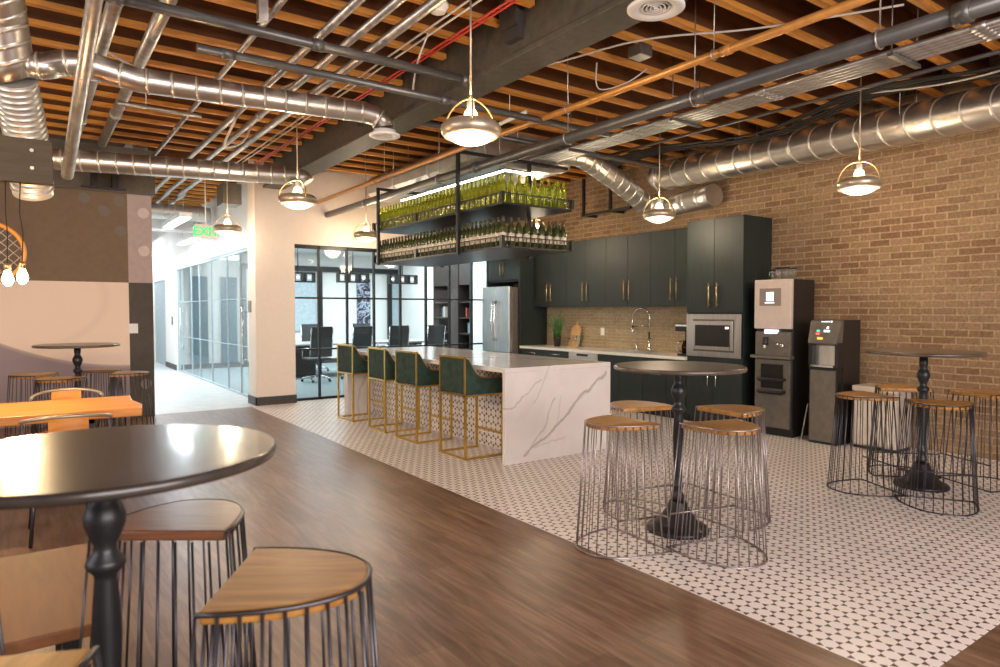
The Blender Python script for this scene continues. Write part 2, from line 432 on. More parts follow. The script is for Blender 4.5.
# ================================================================== SETTING
WX = 7.6      # face of the brick wall
MB().box(-5, -4, -.06, 2.75, 10.3, 0).box(2.75, -4, -.06, WX+.2, 1.13, 0).build('floor', 'floor_planks', struct=True)
MB().box(2.75, 1.13, -.06, WX+.2, 10.56, 0.002).build('floor', 'floor_tile', struct=True)
MB().box(1.2, 10.3, -.06, 3.02, 26, 0).box(2.75, 10.3, -.06, 3.02, 10.56, 0.001).build('floor', 'corridor_pale', struct=True)
MB().box(3.02, 10.56, -.06, 13, 26, -.001).build('floor', 'carpet_blue', struct=True)
MB().box(-5, -4, 3.88, 13, 26, 4.0).build('ceiling', 'deck_wood', struct=True)
MB().box(WX, -1.5, 0, WX+.2, 10.7, 3.9).build('wall_right', 'old_brick', struct=True)
# mural wall and the dark soffit over it
MB().box(-5, 10.20, 0, 1.43, 10.42, 3.0).box(1.25, 10.42, 0, 1.43, 26, 3.88).build('wall_back', 'white_paint', struct=True)
MB().box(-5, 10.12, 3.0, 1.47, 10.42, 3.60).build('trim_2', 'soffit_grey', struct=True)
# column, wall over the conference glass, side strip by the refrigerator
MB().box(2.84, 10.35, 0, 3.44, 10.75, 3.88).build('wall_column', 'white_paint_warmlit', struct=True)
MB().box(3.44, 10.50, 2.5, WX, 10.62, 3.88).box(7.30, 10.50, 0, WX, 10.62, 2.5).build('wall_conference', 'white_paint_warmlit', struct=True)
MB().box(2.825, 10.335, 0, 3.45, 10.35, .13).box(2.825, 10.335, 0, 2.84, 10.78, .13).build('baseboard_column', 'dark_base', struct=True)
MB().box(2.98, 10.75, 2.48, 3.08, 17.7, 3.88).box(2.98, 17.7, 0, 3.08, 19.2, 3.88).box(2.98, 19.2, 2.25, 3.08, 26, 3.88).box(2.98, 21.0, 0, 3.08, 26, 2.25).build('wall_corridor', 'white_paint', struct=True)
MB().box(2.965, 17.7, 0, 2.98, 19.2, .13).build('baseboard_corridor', 'dark_base', struct=True)
MB().box(1.2, 25.8, 0, 3.2, 26, 3.88).build('wall_corridor_end', 'white_paint', struct=True)
MB().box(3.0, 19.2, 0, 3.06, 21.0, 2.25).build('door_1', 'door_grey', struct=True)
# conference room shell
MB().box(3.08, 17.9, 0, 13, 18.1, 3.88).build('wall_conference_back', 'white_paint', struct=True)
MB().box(9.0, 10.6, 0, 9.15, 13.89, 3.0).box(9.0, 15.75, 0, 9.15, 17.9, 3.0).build('wall_conference_right', 'white_paint', struct=True)
MB().box(7.6, 10.62, 0, 9.0, 10.75, 3.0).build('wall_conference_front', 'white_paint', struct=True)
MB().box(3.08, 10.63, 3.0, 9.2, 17.9, 3.05).build('ceiling', 'white_paint', struct=True)
MB().box(3.1, 17.86, 0, 9.0, 17.9, .12).build('baseboard_back', 'dark_base', struct=True)

# ceiling joists
J = []
y = .55; k = 0
while y < 17.5:
    if y < 10.0:
        J.append((y, -5, 2.98)); J.append((y, 3.26, WX))
    elif y > 10.5: J.append((y, 1.43, 2.97))
    y += .405
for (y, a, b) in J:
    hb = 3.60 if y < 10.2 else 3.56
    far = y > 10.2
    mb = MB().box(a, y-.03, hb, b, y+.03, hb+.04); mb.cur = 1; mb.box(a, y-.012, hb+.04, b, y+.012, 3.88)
    o = mb.build('ceiling_joist', ['joist_wood_lit', 'joist_wood_shaded'])
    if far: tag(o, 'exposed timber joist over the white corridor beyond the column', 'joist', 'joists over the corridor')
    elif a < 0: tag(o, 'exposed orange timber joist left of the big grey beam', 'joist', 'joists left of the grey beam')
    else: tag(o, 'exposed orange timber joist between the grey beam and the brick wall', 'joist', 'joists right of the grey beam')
# the big grey beam: web and wide bottom flange
bm_ = thing('ceiling_beam', 'large painted grey beam running overhead to the column', 'beam', (3.12, -1, 3.3))
MB().box(2.99, -1.5, 3.34, 3.25, 10.36, 3.88).build('beam_body', 'beam_grey', bm_)
MB().box(2.97, -1.5, 3.30, 3.27, 10.36, 3.34).build('bottom_plate', 'beam_grey', bm_, .004)
for yy in (3.9, 6.6):
    MB().box(2.93, yy, 3.42, 2.99, yy+.16, 3.86).box(2.90, yy-.02, 3.50, 2.93, yy+.18, 3.80).build('joist_bracket', 'dark_base', bm_)
# conference glazing in front
def glass_front():
    t_ = thing('window_1', 'black gridded glass partition of the conference room', 'glass partition', (5.2, 10.56, 0)); t_['kind'] = 'structure'
    MB().box(3.44, 10.555, .04, 7.3, 10.565, 2.46).build('window_pane', 'clear_glass', t_)
    fr = MB(); fr.box(3.44, 10.53, 2.44, 7.3, 10.59, 2.5).box(3.44, 10.53, 0, 7.3, 10.59, .04)
    for x in (3.455, 3.9, 4.385, 4.87, 5.37, 5.88, 6.37, 6.86, 7.28): fr.box(x-.014, 10.53, 0, x+.014, 10.59, 2.5)
    for z in (.82, 1.65): fr.box(3.5, 10.532, z-.014, 7.3, 10.588, z+.014)
    fr.build('window_frame', 'frame_black', t_)
glass_front()
def glass_corridor():
    t_ = thing('window_2', 'long frameless glass wall along the left corridor', 'glass wall', (3.02, 14, 0)); t_['kind'] = 'structure'
    MB().box(3.015, 10.80, .03, 3.025, 17.7, 2.45).build('window_pane', 'clear_glass', t_)
    fr = MB(); fr.box(3.0, 10.78, 2.43, 3.05, 17.7, 2.48).box(3.0, 10.78, 0, 3.05, 17.7, .03)
    for yy in (10.8, 11.91, 12.81, 14.09, 15.21, 16.04, 17.08, 17.65): fr.box(3.008, yy-.006, 0, 3.034, yy+.006, 2.45)
    fr.box(3.012, 10.8, .835, 3.03, 17.7, .847); fr.box(3.012, 10.8, 1.645, 3.03, 17.7, 1.655)
    fr.build('window_frame', 'door_grey', t_)
    for yy, w_ in ((11.55, .22), (17.0, .22)):
        MB().tube([(2.95, yy, .55), (2.95, yy, 1.50)], .014, 8).tube([(2.95, yy, .62), (3.02, yy, .62)], .01, 6).tube([(2.95, yy, 1.42), (3.02, yy, 1.42)], .01, 6).build('door_handle', 'chrome', t_)
glass_corridor()
# mural
mu = thing('wall_mural', 'wall mural of brown, peach and pink rectangles with pale dots', 'mural', (0, 10.19, 0))
MB().box(-5, 10.17, 1.82, 1.14, 10.20, 3.0).build('brown_field', 'mural_brown', mu)
MB().box(-5, 10.17, 0, 1.14, 10.20, 1.82).build('peach_field', 'mural_peach', mu)
MB().box(1.14, 10.17, 1.82, 1.43, 10.20, 3.0).build('pink_field', 'mural_pink', mu)
MB().box(1.14, 10.17, 0, 1.43, 10.20, 1.82).build('dark_field', 'mural_dark', mu)
def disc_y(c, r, th):
    mb = MB(); n = 28; b = 0
    mb.v = [(c[0]+r*math.cos(2*PI*k/n), c[1], c[2]+r*math.sin(2*PI*k/n)) for k in range(n)]+[(c[0]+r*math.cos(2*PI*k/n), c[1]-th, c[2]+r*math.sin(2*PI*k/n)) for k in range(n)]
    for k in range(n): mb.face([k, (k+1) % n, n+(k+1) % n, n+k])
    mb.face(list(range(n))); mb.face(list(range(n, 2*n))); return mb
for x, z, m_ in ((.65, 2.90, 'mural_dot'), (1.05, 2.90, 'mural_dot'), (.87, 2.75, 'mural_dot'), (1.33, 2.76, 'mural_dot_light'), (1.06, 2.5, 'mural_dot'), (1.33, 2.25, 'mural_dot_light'), (1.33, .45, 'mural_dot')):
    disc_y((x, 10.17, z), .07, .003).build('painted_dot', m_, mu)
o = tag(MB().box(1.13, 10.155, 1.14, 1.24, 10.17, 1.27).build('wall_plate', 'plastic_white', bevel=.003), 'small white wall plate low on the mural wall', 'wall plate')
o = tag(MB().box(2.825, 10.58, 1.42, 2.84, 10.72, 1.60).build('thermostat', 'machine_grey', bevel=.003), 'small grey panel on the corridor face of the column', 'wall panel')
o = tag(MB().box(2.965, 18.1, 1.1, 2.98, 18.25, 1.3).build('light_switch', 'machine_grey', bevel=.003), 'small switch beside the far corridor door', 'switch')

# ================================================================== ISLAND
X0, X1, Y0, Y1, ZT = 3.62, 4.98, 5.0, 8.84, .907
isl = thing('kitchen_island', 'white marble waterfall island with a hex-tiled bar front', 'island', (4.25, 6.8, 0))
MB().box(X0, Y0, ZT-.045, X1, Y1, ZT).build('countertop', 'marble', isl, .003)
MB().box(X0, Y0, 0, X1, Y0+.045, ZT-.0455).build('waterfall_panel', 'marble', isl, .003)
MB().box(X0, Y1-.12, 0, X1, Y1, ZT-.0455).build('end_panel', 'marble', isl, .003)
MB().box(4.0, Y0+.046, 0, 4.02, Y1-.121, ZT-.046).build('tiled_front', 'bar_tile', isl)
MB().box(4.021, Y0+.046, .1, X1-.03, Y1-.121, ZT-.046).build('cabinet_body', 'cabinet_green', isl)

# ================================================================== COUNTER STOOLS
def counter_stool():
    r = thing('counter_stool', 'x', 'bar stool', (0, 0, 0), 'green counter stools at the island')
    w_, d_, q = .245, .23, .011      # half depth along y, half along x
    x0, x1 = -.22, .22
    for sy in (-1, 1):
        yv = sy*(w_-q)
        for nm, px_ in (('back_leg', x0), ('front_leg', x1)):
            top = .995 if nm == 'back_leg' else .66
            MB().box(px_-q, yv-q, 0, px_+q, yv+q, top).build('leg', 'gold', r)
        MB().box(x0, yv-q, 0, x1, yv+q, .022).build('floor_rail', 'gold', r)
        # sloping gold arm edge
        pts = [(x0, yv, .99), (x0+.03, yv, .975), (x0+.075, yv, .90), (x0+.12, yv, .835), (x0+.17, yv, .80), (x0+.23, yv, .785), (x1, yv, .785)]
        MB().tube(pts, .009, 6).build('arm_trim', 'gold', r)
        poly = [(x0, .63), (x1, .63), (x1, .78), (x0+.23, .78), (x0+.17, .795), (x0+.12, .83), (x0+.075, .895), (x0+.03, .97), (x0, .985)]
        MB().prism_y(poly, yv-.018, yv+.018).build('armrest', 'velvet_green', r, .004)
    MB().box(x0-q, -w_, .98, x0+q, w_, 1.0).build('top_rail', 'gold', r)
    MB().box(x0-q, -w_, 0, x0+q, w_, .02).build('floor_rail', 'gold', r)
    MB().box(x1-q, -w_, .21, x1+q, w_, .23).build('footrest', 'gold', r)
    MB().box(x0-q, -w_, .612, x0+q, w_, .63).box(x1-q, -w_, .612, x1+q, w_, .63).box(x0, -w_, .612, x1, -w_+.02, .63).box(x0, w_-.02, .612, x1, w_, .63).build('seat_frame', 'gold', r)
    MB().box(x0-.008, -w_+.024, .635, x0+.045, w_-.024, .98).build('backrest', 'velvet_green', r, .012)
    MB().box(x0+.045, -w_+.035, .632, x1, w_-.035, .70).build('seat', 'velvet_green', r, .02)
    cache(r); return r
cs = counter_stool()
cs.location = (3.65, 5.625, 0); cs['label'] = 'green velvet counter stool nearest the camera at the island'
dup(cs, (3.65, 6.61, 0), R(1), 'green velvet counter stool second from the camera along the island')
dup(cs, (3.66, 7.38, 0), R(-1), 'green velvet counter stool third from the camera along the island')
dup(cs, (3.66, 8.36, 0), R(1.5), 'green velvet counter stool farthest along the island, by the white end panel')

# ================================================================== ROUND BAR TABLES
def bar_table(name, loc, topmat, legmat, label, R_=.46, H=1.085):
    r = thing(name, label, 'table', (0, 0, 0), 'round pedestal bar tables')
    MB().lathe([(R_-.02, H-.028), (R_-.004, H-.026), (R_, H-.018), (R_, H-.008), (R_-.006, H)], (0, 0, 0), 64).build('tabletop', topmat, r)
    MB().lathe([(.13, H-.04), (.13, H-.029)], (0, 0, 0), 32).build('mounting_plate', legmat, r)
    prof = [(.042, .20), (.052, .215), (.052, .235), (.040, .25), (.036, .27), (.046, .29), (.046, .305), (.034, .32), (.033, .36), (.045, .62), (.040, .70), (.034, .76), (.036, .775), (.055, .79), (.06, .80), (.055, .812),
            (.036, .83), (.034, .85), (.046, .87), (.062, .905), (.062, .925), (.05, .95), (.036, .965), (.034, .985), (.040, 1.0), (.040, H-.041)]
    prof = [(r_*.78, z_) for r_, z_ in prof]
    MB().lathe(prof, (0, 0, 0), 28).build('pedestal', legmat, r)
    MB().lathe([(.20, 0), (.20, .018), (.192, .03), (.175, .036), (.155, .045), (.13, .065), (.105, .10), (.075, .145), (.058, .185), (.052, .199)], (0, 0, 0), 40).build('base', legmat, r)
    r.location = loc; return r
bar_table('bar_table', (.155, 1.945, 0), 'table_black', 'cast_iron', 'round black bar table in the left foreground, cut by the frame', .415)
bar_table('bar_table', (3.47, 2.86, 0), 'table_grey', 'cast_iron', 'round dark bar table in the middle, in front of the island end', .42)
bar_table('bar_table', (5.97, 2.42, 0), 'table_grey', 'cast_iron', 'round dark bar table at the right in front of the brick wall', .42, 1.115)
bar_table('bar_table', (.45, 8.42, 0), 'table_grey', 'cast_iron', 'round dark bar table at the far left before the mural', .40)

# ================================================================== WIRE STOOLS (half-round seats)
def dshape(wd, dp, n=22, ex=2.3):
    pts = []
    for i in range(n+1):
        a = PI*i/n; c_, s_ = math.cos(a), math.sin(a)
        pts.append((wd*math.copysign(abs(c_)**(2/ex), c_), dp*abs(s_)**(2/ex)))
    return pts
def wire_stool(seatmat, wire, H=.77, wd=.205, dp=.35, n=20, rr=.0045):
    r = thing('wire_stool', 'x', 'stool', (0, 0, 0))
    off = -dp*.45
    def sh(sx, dy=0): return [(x*sx, (y+off)*sx) for x, y in dshape(wd, dp)]
    top = sh(1.0); bot = sh(1.28)
    MB().prism(sh(.985), H-.032, H, True).build('seat', seatmat, r, .006)
    MB().tube([(x, y, H-.006) for x, y in sh(1.01)], rr*1.5, 8, closed=False).build('seat_ring', wire, r)
    MB().tube([(x, y, .006) for x, y in bot]+[(x*.0+bot[-1][0]*(1-q)+bot[0][0]*q, bot[0][1], .006) for q, x in ((.33, 0), (.66, 0))], .006, 8, closed=True).build('floor_ring', wire, r)
    # rods round the curve then across the flat side
    def path(P, m):
        L = [0]
        for a, b in zip(P[:-1], P[1:]): L.append(L[-1]+math.dist(a, b))
        out = []
        for i in range(m):
            t_ = L[-1]*i/(m-1); j = max(k for k in range(len(L)) if L[k] <= t_+1e-9); j = min(j, len(P)-2)
            f_ = (t_-L[j])/(L[j+1]-L[j]); out.append((P[j][0]+(P[j+1][0]-P[j][0])*f_, P[j][1]+(P[j+1][1]-P[j][1])*f_))
        return out
    T = path(sh(1.012), n); B = path(bot, n)
    T += path([top[-1], top[0]], 9)[1:-1]; B += path([bot[-1], bot[0]], 9)[1:-1]
    for i, (a, b) in enumerate(zip(T, B)):
        zt = H-.008 if i < n else H-.034
        MB().tube([(a[0], a[1], zt), (b[0], b[1], .008)], rr, 6).build('rod', wire, r)
    a, b = bot[0], bot[-1]; q = .72
    z_ = .21
    MB().tube([(top[0][0]+(b_[0]-top[0][0])*q, top[0][1]+(b_[1]-top[0][1])*q, z_) for b_ in (bot[0],)]+[(top[-1][0]+(bot[-1][0]-top[-1][0])*q, top[-1][1]+(bot[-1][1]-top[-1][1])*q, z_)], .006, 6).build('footrest', wire, r)
    cache(r); return r
def put(proto, c, face, label, used=[]):
    """face: the point the flat side looks at"""
    ang = math.atan2(face[1]-c[1], face[0]-c[0])+PI/2
    if id(proto) not in used:
        used.append(id(proto)); proto.location = (c[0], c[1], 0); proto.rotation_euler = (0, 0, ang); proto['label'] = label; return proto
    return dup(proto, (c[0], c[1], 0), ang, label)
W1 = wire_stool('seat_wood', 'wire_steel', rr=.0036)
W2 = wire_stool('seat_wood', 'wire_dark', rr=.0045)
W4 = wire_stool('seat_wood', 'wire_dark', rr=.0034)
W3 = wire_stool('dark_seat_wood', 'wire_dark', rr=.004)
put(W2, (.54, 1.67), (-.31, 2.21), 'half-round wire stool nearest the camera, amber wood seat, bottom left')
put(W3, (.41, 2.37), (-.17, 1.56), 'reddish half-round wire stool behind the foreground black table')
put(W2, (-.15, 1.48), (.09, 2.01), 'wood-seated wire stool cut off by the bottom left corner')
put(W2, (-.29, 2.08), (.16, 1.97), 'wire stool at the left frame edge, only its bent rod showing')
tc = (3.47, 2.86)
put(W1, (2.93, 2.89), tc, 'wire stool at the middle table, nearest the plank floor')
put(W1, (3.36, 2.42), tc, 'wire stool at the middle table, closest to the camera on the right')
put(W1, (3.58, 3.33), tc, 'wire stool at the middle table, behind on the island side')
put(W1, (3.99, 2.80), tc, 'wire stool at the middle table, behind on the drinks machine side')
tc = (5.97, 2.42)
put(W4, (5.49, 2.67), tc, 'wire stool at the right table, in front of the steel bin')
put(W4, (5.47, 2.09), tc, 'wire stool at the right table, closest to the camera')
put(W4, (6.33, 2.76), tc, 'wire stool at the right table, behind the pedestal near the bin')
put(W4, (6.50, 2.16), tc, 'wire stool at the right table, cut by the right frame edge')
tc = (.45, 8.42)
put(W4, (.04, 8.66), tc, 'wire stool at the far left table, left rear')
put(W4, (.25, 7.99), tc, 'wire stool at the far left table, front left')
put(W3, (.72, 8.92), tc, 'wire stool at the far left table, right rear with reddish seat')
put(W4, (.92, 8.30), tc, 'wire stool at the far left table, nearest the dark mural strip')

# ================================================================== COMMUNAL TABLE AND CHAIRS
ct = thing('communal_table', 'long orange wood communal table in front of the mural', 'table', (-.6, 5.7, 0))
poly = [(-2.1, 5.30), (-1.2, 5.33), (-.3, 5.29), (.3, 5.31), (.66, 5.28), (.69, 5.5), (.66, 5.8), (.68, 6.10), (.2, 6.13), (-.5, 6.10), (-2.1, 6.12)]
MB().prism(poly, .70, .76).build('tabletop', 'table_wood', ct, .008)
for x in (.35, -1.8):
    for y in (5.42, 5.98): MB().box(x-.03, y-.03, 0, x+.03, y+.03, .70).build('leg', 'frame_black', ct)
    MB().box(x-.03, 5.39, .66, x+.03, 6.01, .699).build('crossbar', 'frame_black', ct)
def cafe_chair():
    r = thing('cafe_chair', 'x', 'chair', (0, 0, 0))
    MB().prism([(.2*math.copysign(abs(math.cos(a))**.6, math.cos(a)), .2*math.copysign(abs(math.sin(a))**.6, math.sin(a))) for a in [2*PI*k/24 for k in range(24)]], .44, .46).build('seat', 'bench_wood', r, .005)
    for sx in (-1, 1):
        MB().tube([(sx*.17, .15, .44), (sx*.21, .22, 0)], .011, 8).build('leg', 'wire_dark', r)
        MB().tube([(sx*.17, -.15, .44), (sx*.21, -.22, 0)], .011, 8).build('leg', 'wire_dark', r)
        MB().tube([(sx*.20, -.02, .44), (sx*.235, -.06, .62), (sx*.235, -.08, .73)], .010, 8).build('arm_support', 'wire_dark', r)
    pts = [(.245*math.cos(a), -.02-.20*math.sin(a), .74+.045*math.sin(a)) for a in [PI*k/16 for k in range(17)]]
    MB().tube(pts, .012, 8).build('back_hoop', 'antique_brass', r)
    bp = MB(); n = 8; b = 0
    for k in range(n+1):
        a = PI*(.36+.28*k/n)
        for rr_, z in ((.193, .52), (.193, .775), (.205, .775), (.205, .52)): bp.v.append((.245/.20*rr_*math.cos(a), -.02-rr_*math.sin(a), z))
    for k in range(n):
        for j in range(4): bp.face([k*4+j, k*4+(j+1) % 4, (k+1)*4+(j+1) % 4, (k+1)*4+j])
    bp.face([0, 1, 2, 3]); bp.face([n*4+j for j in (3, 2, 1, 0)])
    bp.build('backrest', 'table_wood', r)
    cache(r); return r
cc = cafe_chair(); cc.location = (.21, 5.14, 0); cc.rotation_euler = (0, 0, 0); cc['label'] = 'metal hoop-back chair on the near side of the orange communal table'
dup(cc, (.27, 6.42, 0), PI, 'metal hoop-back chair with orange backrest behind the communal table')
dup(cc, (-.75, 5.14, 0), 0, 'metal hoop-back chair at the near side, toward the left frame edge')
# low wooden bench under the foreground table
bn = thing('wooden_bench', 'low tan wooden bench behind the foreground black table', 'bench', (-.4, 2.9, 0))
MB().box(-1.2, 2.44, .41, .20, 3.32, .45).build('seat', 'bench_wood', bn, .006)
for x in (-1.1, .10):
    for y in (2.48, 3.24): MB().box(x-.025, y-.025, 0, x+.025, y+.025, .41).build('leg', 'frame_black', bn)
# hanging board with bare bulbs
hb = thing('hanging_board', 'dark timber beam light bar hung above the communal table', 'light bar', (-.9, 5.7, 2.33))
MB().box(-2.1, 5.62, 2.32, .18, 5.70, 2.62).build('board', 'board_wood', hb, .005)
for x in (-1.9, .06):
    for z in (2.42, 2.54):
        b_ = disc_y((x, 5.618, z), .012, .01).build('bolt', 'antique_brass', hb)
for x in (-1.5, -.3): MB().tube([(x, 5.66, 2.62), (x, 5.66, 3.87)], .006, 6).build('hanger_rod', 'black_metal', hb)
def edison(x, y, zt, zb, lab):
    r = thing('bare_bulb', lab, 'light bulb', (x, y, zb), 'bare bulbs hanging from the timber bar')
    w1 = random.uniform(-.012, .012)
    MB().tube([(x, y, zt), (x+w1, y, zt-.2), (x-w1, y+.005, zt-.35), (x, y, zb+.13)], .004, 6).build('cord', 'black_cable', r)
    MB().lathe([(.014, .085), (.02, .09), (.022, .12), (.014, .135)], (x, y, zb), 16).build('socket', 'brass', r)
    MB().lathe([(.002, -.02), (.018, -.014), (.032, .01), (.034, .03), (.026, .06), (.015, .085)], (x, y, zb), 18).build('bulb', 'edison_glow', r)
    point('bulb_light', (x, y, zb-.06), 38, WARM, .035)
edison(-.09, 5.66, 2.32, 1.63, 'glowing bare bulb on a black cord, nearest the left frame edge')
edison(-.008, 5.66, 2.32, 1.645, 'glowing bare bulb on a black cord, just right of its twin')
# round orange hoop light
rg = thing('hoop_ornament', 'round orange-rimmed hoop with pale lattice by the bulbs', 'ornament', (-.32, 8.4, 1.6))
MB().tube([(-.28+.29*math.cos(a), 8.4, 2.03+.29*math.sin(a)) for a in [2*PI*k/48 for k in range(48)]], .022, 8, closed=True).build('rim', 'orange_rim', rg)
lt = MB()
for k in range(-4, 5):
    d_ = k*.07; h_ = math.sqrt(.285**2-d_**2)
    lt.tube([(-.28+(d_+h_)*.7071, 8.4, 2.03+(d_-h_)*.7071), (-.28+(d_-h_)*.7071, 8.4, 2.03+(d_+h_)*.7071)], .004, 4)
    lt.tube([(-.28+(d_+h_)*.7071, 8.41, 2.03-(d_-h_)*.7071), (-.28+(d_-h_)*.7071, 8.41, 2.03-(d_+h_)*.7071)], .004, 4)
lt.build('lattice', 'white_cable', rg)
MB().tube([(-.28, 8.4, 2.30), (-.28, 8.4, 3.87)], .004, 6).build('hanger', 'black_cable', rg)

# ================================================================== KITCHEN
def handle_v(x, y, z0, z1, par, m_='brass'):
    MB().tube([(x-.03, y, z0), (x-.03, y, z1)], .007, 8).tube([(x-.03, y, z0+.03), (x, y, z0+.03)], .005, 6).tube([(x-.03, y, z1-.03), (x, y, z1-.03)], .005, 6).build('handle', m_, par)
def handle_h(x, z, y0, y1, par, m_='chrome'):
    MB().tube([(x-.03, y0, z), (x-.03, y1, z)], .006, 8).tube([(x-.03, y0+.03, z), (x, y0+.03, z)], .005, 6).tube([(x-.03, y1-.03, z), (x, y1-.03, z)], .005, 6).build('handle', m_, par)
def door(par, x, y0, y1, z0, z1, hy=None, hz=None, hm='brass'):
    d = MB().box(x, y0+.002, z0+.002, x+.02, y1-.002, z1-.002).build('door', 'cabinet_green', par, .0015)
    if hy is not None: handle_v(x, hy, hz[0], hz[1], d, hm)
    return d
# uppers
labs = ['dark green upper cabinet beside the tall microwave cabinet', 'dark green upper cabinet above the faucet', 'dark green upper cabinet above the wall outlet', 'dark green upper cabinet beside the refrigerator surround, above the plant']
for i, (a, b) in enumerate(((5.655, 6.52), (6.52, 7.42), (7.42, 8.33), (8.33, 9.2))):
    c = thing('upper_cabinet', labs[i], 'cabinet', (7.45, (a+b)/2, 1.51), 'upper kitchen cabinets')
    MB().box(7.301, a, 1.51, WX-.022, b, 2.57).build('body', 'cabinet_green', c)
    m_ = (a+b)/2; door(c, 7.28, a, m_, 1.51, 2.57, m_-.05, (1.60, 1.90)); door(c, 7.28, m_, b, 1.51, 2.57, m_+.05, (1.60, 1.90))
# tall cabinet with microwave niche
tcab = thing('tall_cabinet', 'tall dark green cabinet housing the built-in microwave', 'cabinet', (7.3, 5.24, 0))
ya, yb = 4.82, 5.65
body = MB(); body.box(7.02, ya, .09, WX, ya+.02, 2.59).box(7.02, yb-.02, .09, WX, yb, 2.59).box(7.02, ya+.02, 1.40, WX, yb-.02, 2.59).box(7.02, ya+.02, .09, WX, yb-.02, .86).box(7.5, ya+.02, .86, WX, yb-.02, 1.40)
body.v = [(min(p[0], WX-.022), p[1], p[2]) for p in body.v]; body.build('body', 'cabinet_green', tcab)
MB().box(7.07, ya, 0, WX-.022, yb, .09).build('toe_kick', 'plastic_black', tcab)
mm = (ya+yb)/2
door(tcab, 7.0, ya, mm, 1.42, 2.59, mm-.06, (1.49, 1.79)); door(tcab, 7.0, mm, yb, 1.42, 2.59, mm+.06, (1.49, 1.79))
door(tcab, 7.0, ya, mm, .10, .80, mm-.06, (.50, .70), 'chrome'); door(tcab, 7.0, mm, yb, .10, .80, mm+.06, (.50, .70), 'chrome')
mw = thing('microwave_oven', 'stainless built-in microwave with a wide trim frame', 'microwave', (7.2, 5.23, .87))
MB().box(6.985, 4.83, .865, 6.999, 5.64, .93).box(6.985, 4.83, 1.335, 6.999, 5.64, 1.40).box(6.985, 4.83, .93, 6.999, 4.93, 1.335).box(6.985, 5.54, .93, 6.999, 5.64, 1.335).build('trim_frame', 'stainless', mw, .002)
MB().box(7.0, 4.92, .92, 7.45, 5.56, 1.35).build('body', 'machine_grey', mw)
dm = MB().box(6.972, 4.94, .955, 6.9995, 5.53, 1.315).build('door', 'stainless', mw, .003)
MB().box(6.966, 4.98, 1.00, 6.9715, 5.49, 1.265).build('window', 'plastic_black', dm)
MB().box(6.963, 4.99, 1.22, 6.9655, 5.04, 1.245).build('clock_display', 'icon_white', dm)
# base cabinets
def base_cab(name, lab, a, b, doors, drawers=(), cat='cabinet'):
    c = thing(name, lab, cat, (7.3, (a+b)/2, 0), 'base kitchen cabinets')
    MB().box(7.021, a, .09, WX-.022, b, .655 if 'sink' in lab else .80).build('body', 'cabinet_green', c); MB().box(7.07, a, 0, WX-.022, b, .09).build('toe_kick', 'plastic_black', c)
    for (p, q, z0, z1) in doors: MB().box(7.0, p+.002, z0, 7.02, q-.002, z1).build('door', 'cabinet_green', c, .0015)
    for (p, q, z0, z1, h) in drawers:
        d = MB().box(7.0, p+.002, z0, 7.02, q-.002, z1).build('drawer', 'cabinet_green', c, .0015)
        if h: handle_h(7.0, h, (p+q)/2-.13, (p+q)/2+.13, d)
    return c
base_cab('base_cabinet', 'dark green base cabinet beside the refrigerator with two top drawers', 7.96, 9.2, [(7.96, 8.58, .10, .62), (8.58, 9.2, .10, .62)], [(7.96, 8.58, .625, .795, .74), (8.58, 9.2, .625, .795, .74)])
base_cab('base_cabinet', 'dark green sink base cabinet with plain doors', 6.40, 7.30, [(6.40, 6.85, .10, .64), (6.85, 7.30, .10, .64), (6.40, 7.30, .645, .795)])
base_cab('base_cabinet', 'narrow dark green pull-out cabinet with one steel handle', 5.66, 6.40, [(5.66, 5.98, .10, .795)], [(5.98, 6.40, .10, .63, .58), (5.98, 6.40, .635, .795, None)])
dw = thing('dishwasher', 'stainless dishwasher under the kitchen worktop', 'dishwasher', (7.3, 7.63, 0))
MB().box(7.0, 7.305, .10, 7.58, 7.955, .80).build('body', 'stainless', dw, .003)
MB().box(6.985, 7.33, .73, 6.999, 7.93, .79).build('control_panel', 'machine_pink', dw, .003)
MB().box(6.98, 7.50, .745, 6.9845, 7.75, .78).build('display', 'plastic_black', dw)
MB().box(7.08, 7.31, 0, 7.55, 7.95, .10).build('toe_kick', 'plastic_black', dw)
wt = MB().box(6.97, 5.655, .80, WX-.001, 6.45, .84).box(6.97, 7.15, .80, WX-.001, 9.2, .84).box(6.97, 6.45, .80, 7.10, 7.15, .84).box(7.48, 6.45, .80, WX-.001, 7.15, .84).build('kitchen_worktop', 'stone_counter')
tag(wt, 'long white worktop between the refrigerator and the tall cabinet', 'worktop')
sk = MB().box(7.11, 6.46, .66, 7.47, 7.14, .67).box(7.10, 6.45, .66, 7.11, 7.15, .845).box(7.47, 6.45, .66, 7.48, 7.15, .845).box(7.10, 6.45, .66, 7.48, 6.46, .845).box(7.10, 7.14, .66, 7.48, 7.15, .845)
tag(sk.build('kitchen_sink', 'stainless'), 'steel sink set into the white worktop under the faucet', 'sink')
MB().box(WX-.012, 5.655, .84, WX, 9.2, 1.51).build('wall_backsplash', 'backsplash_brick', struct=True)
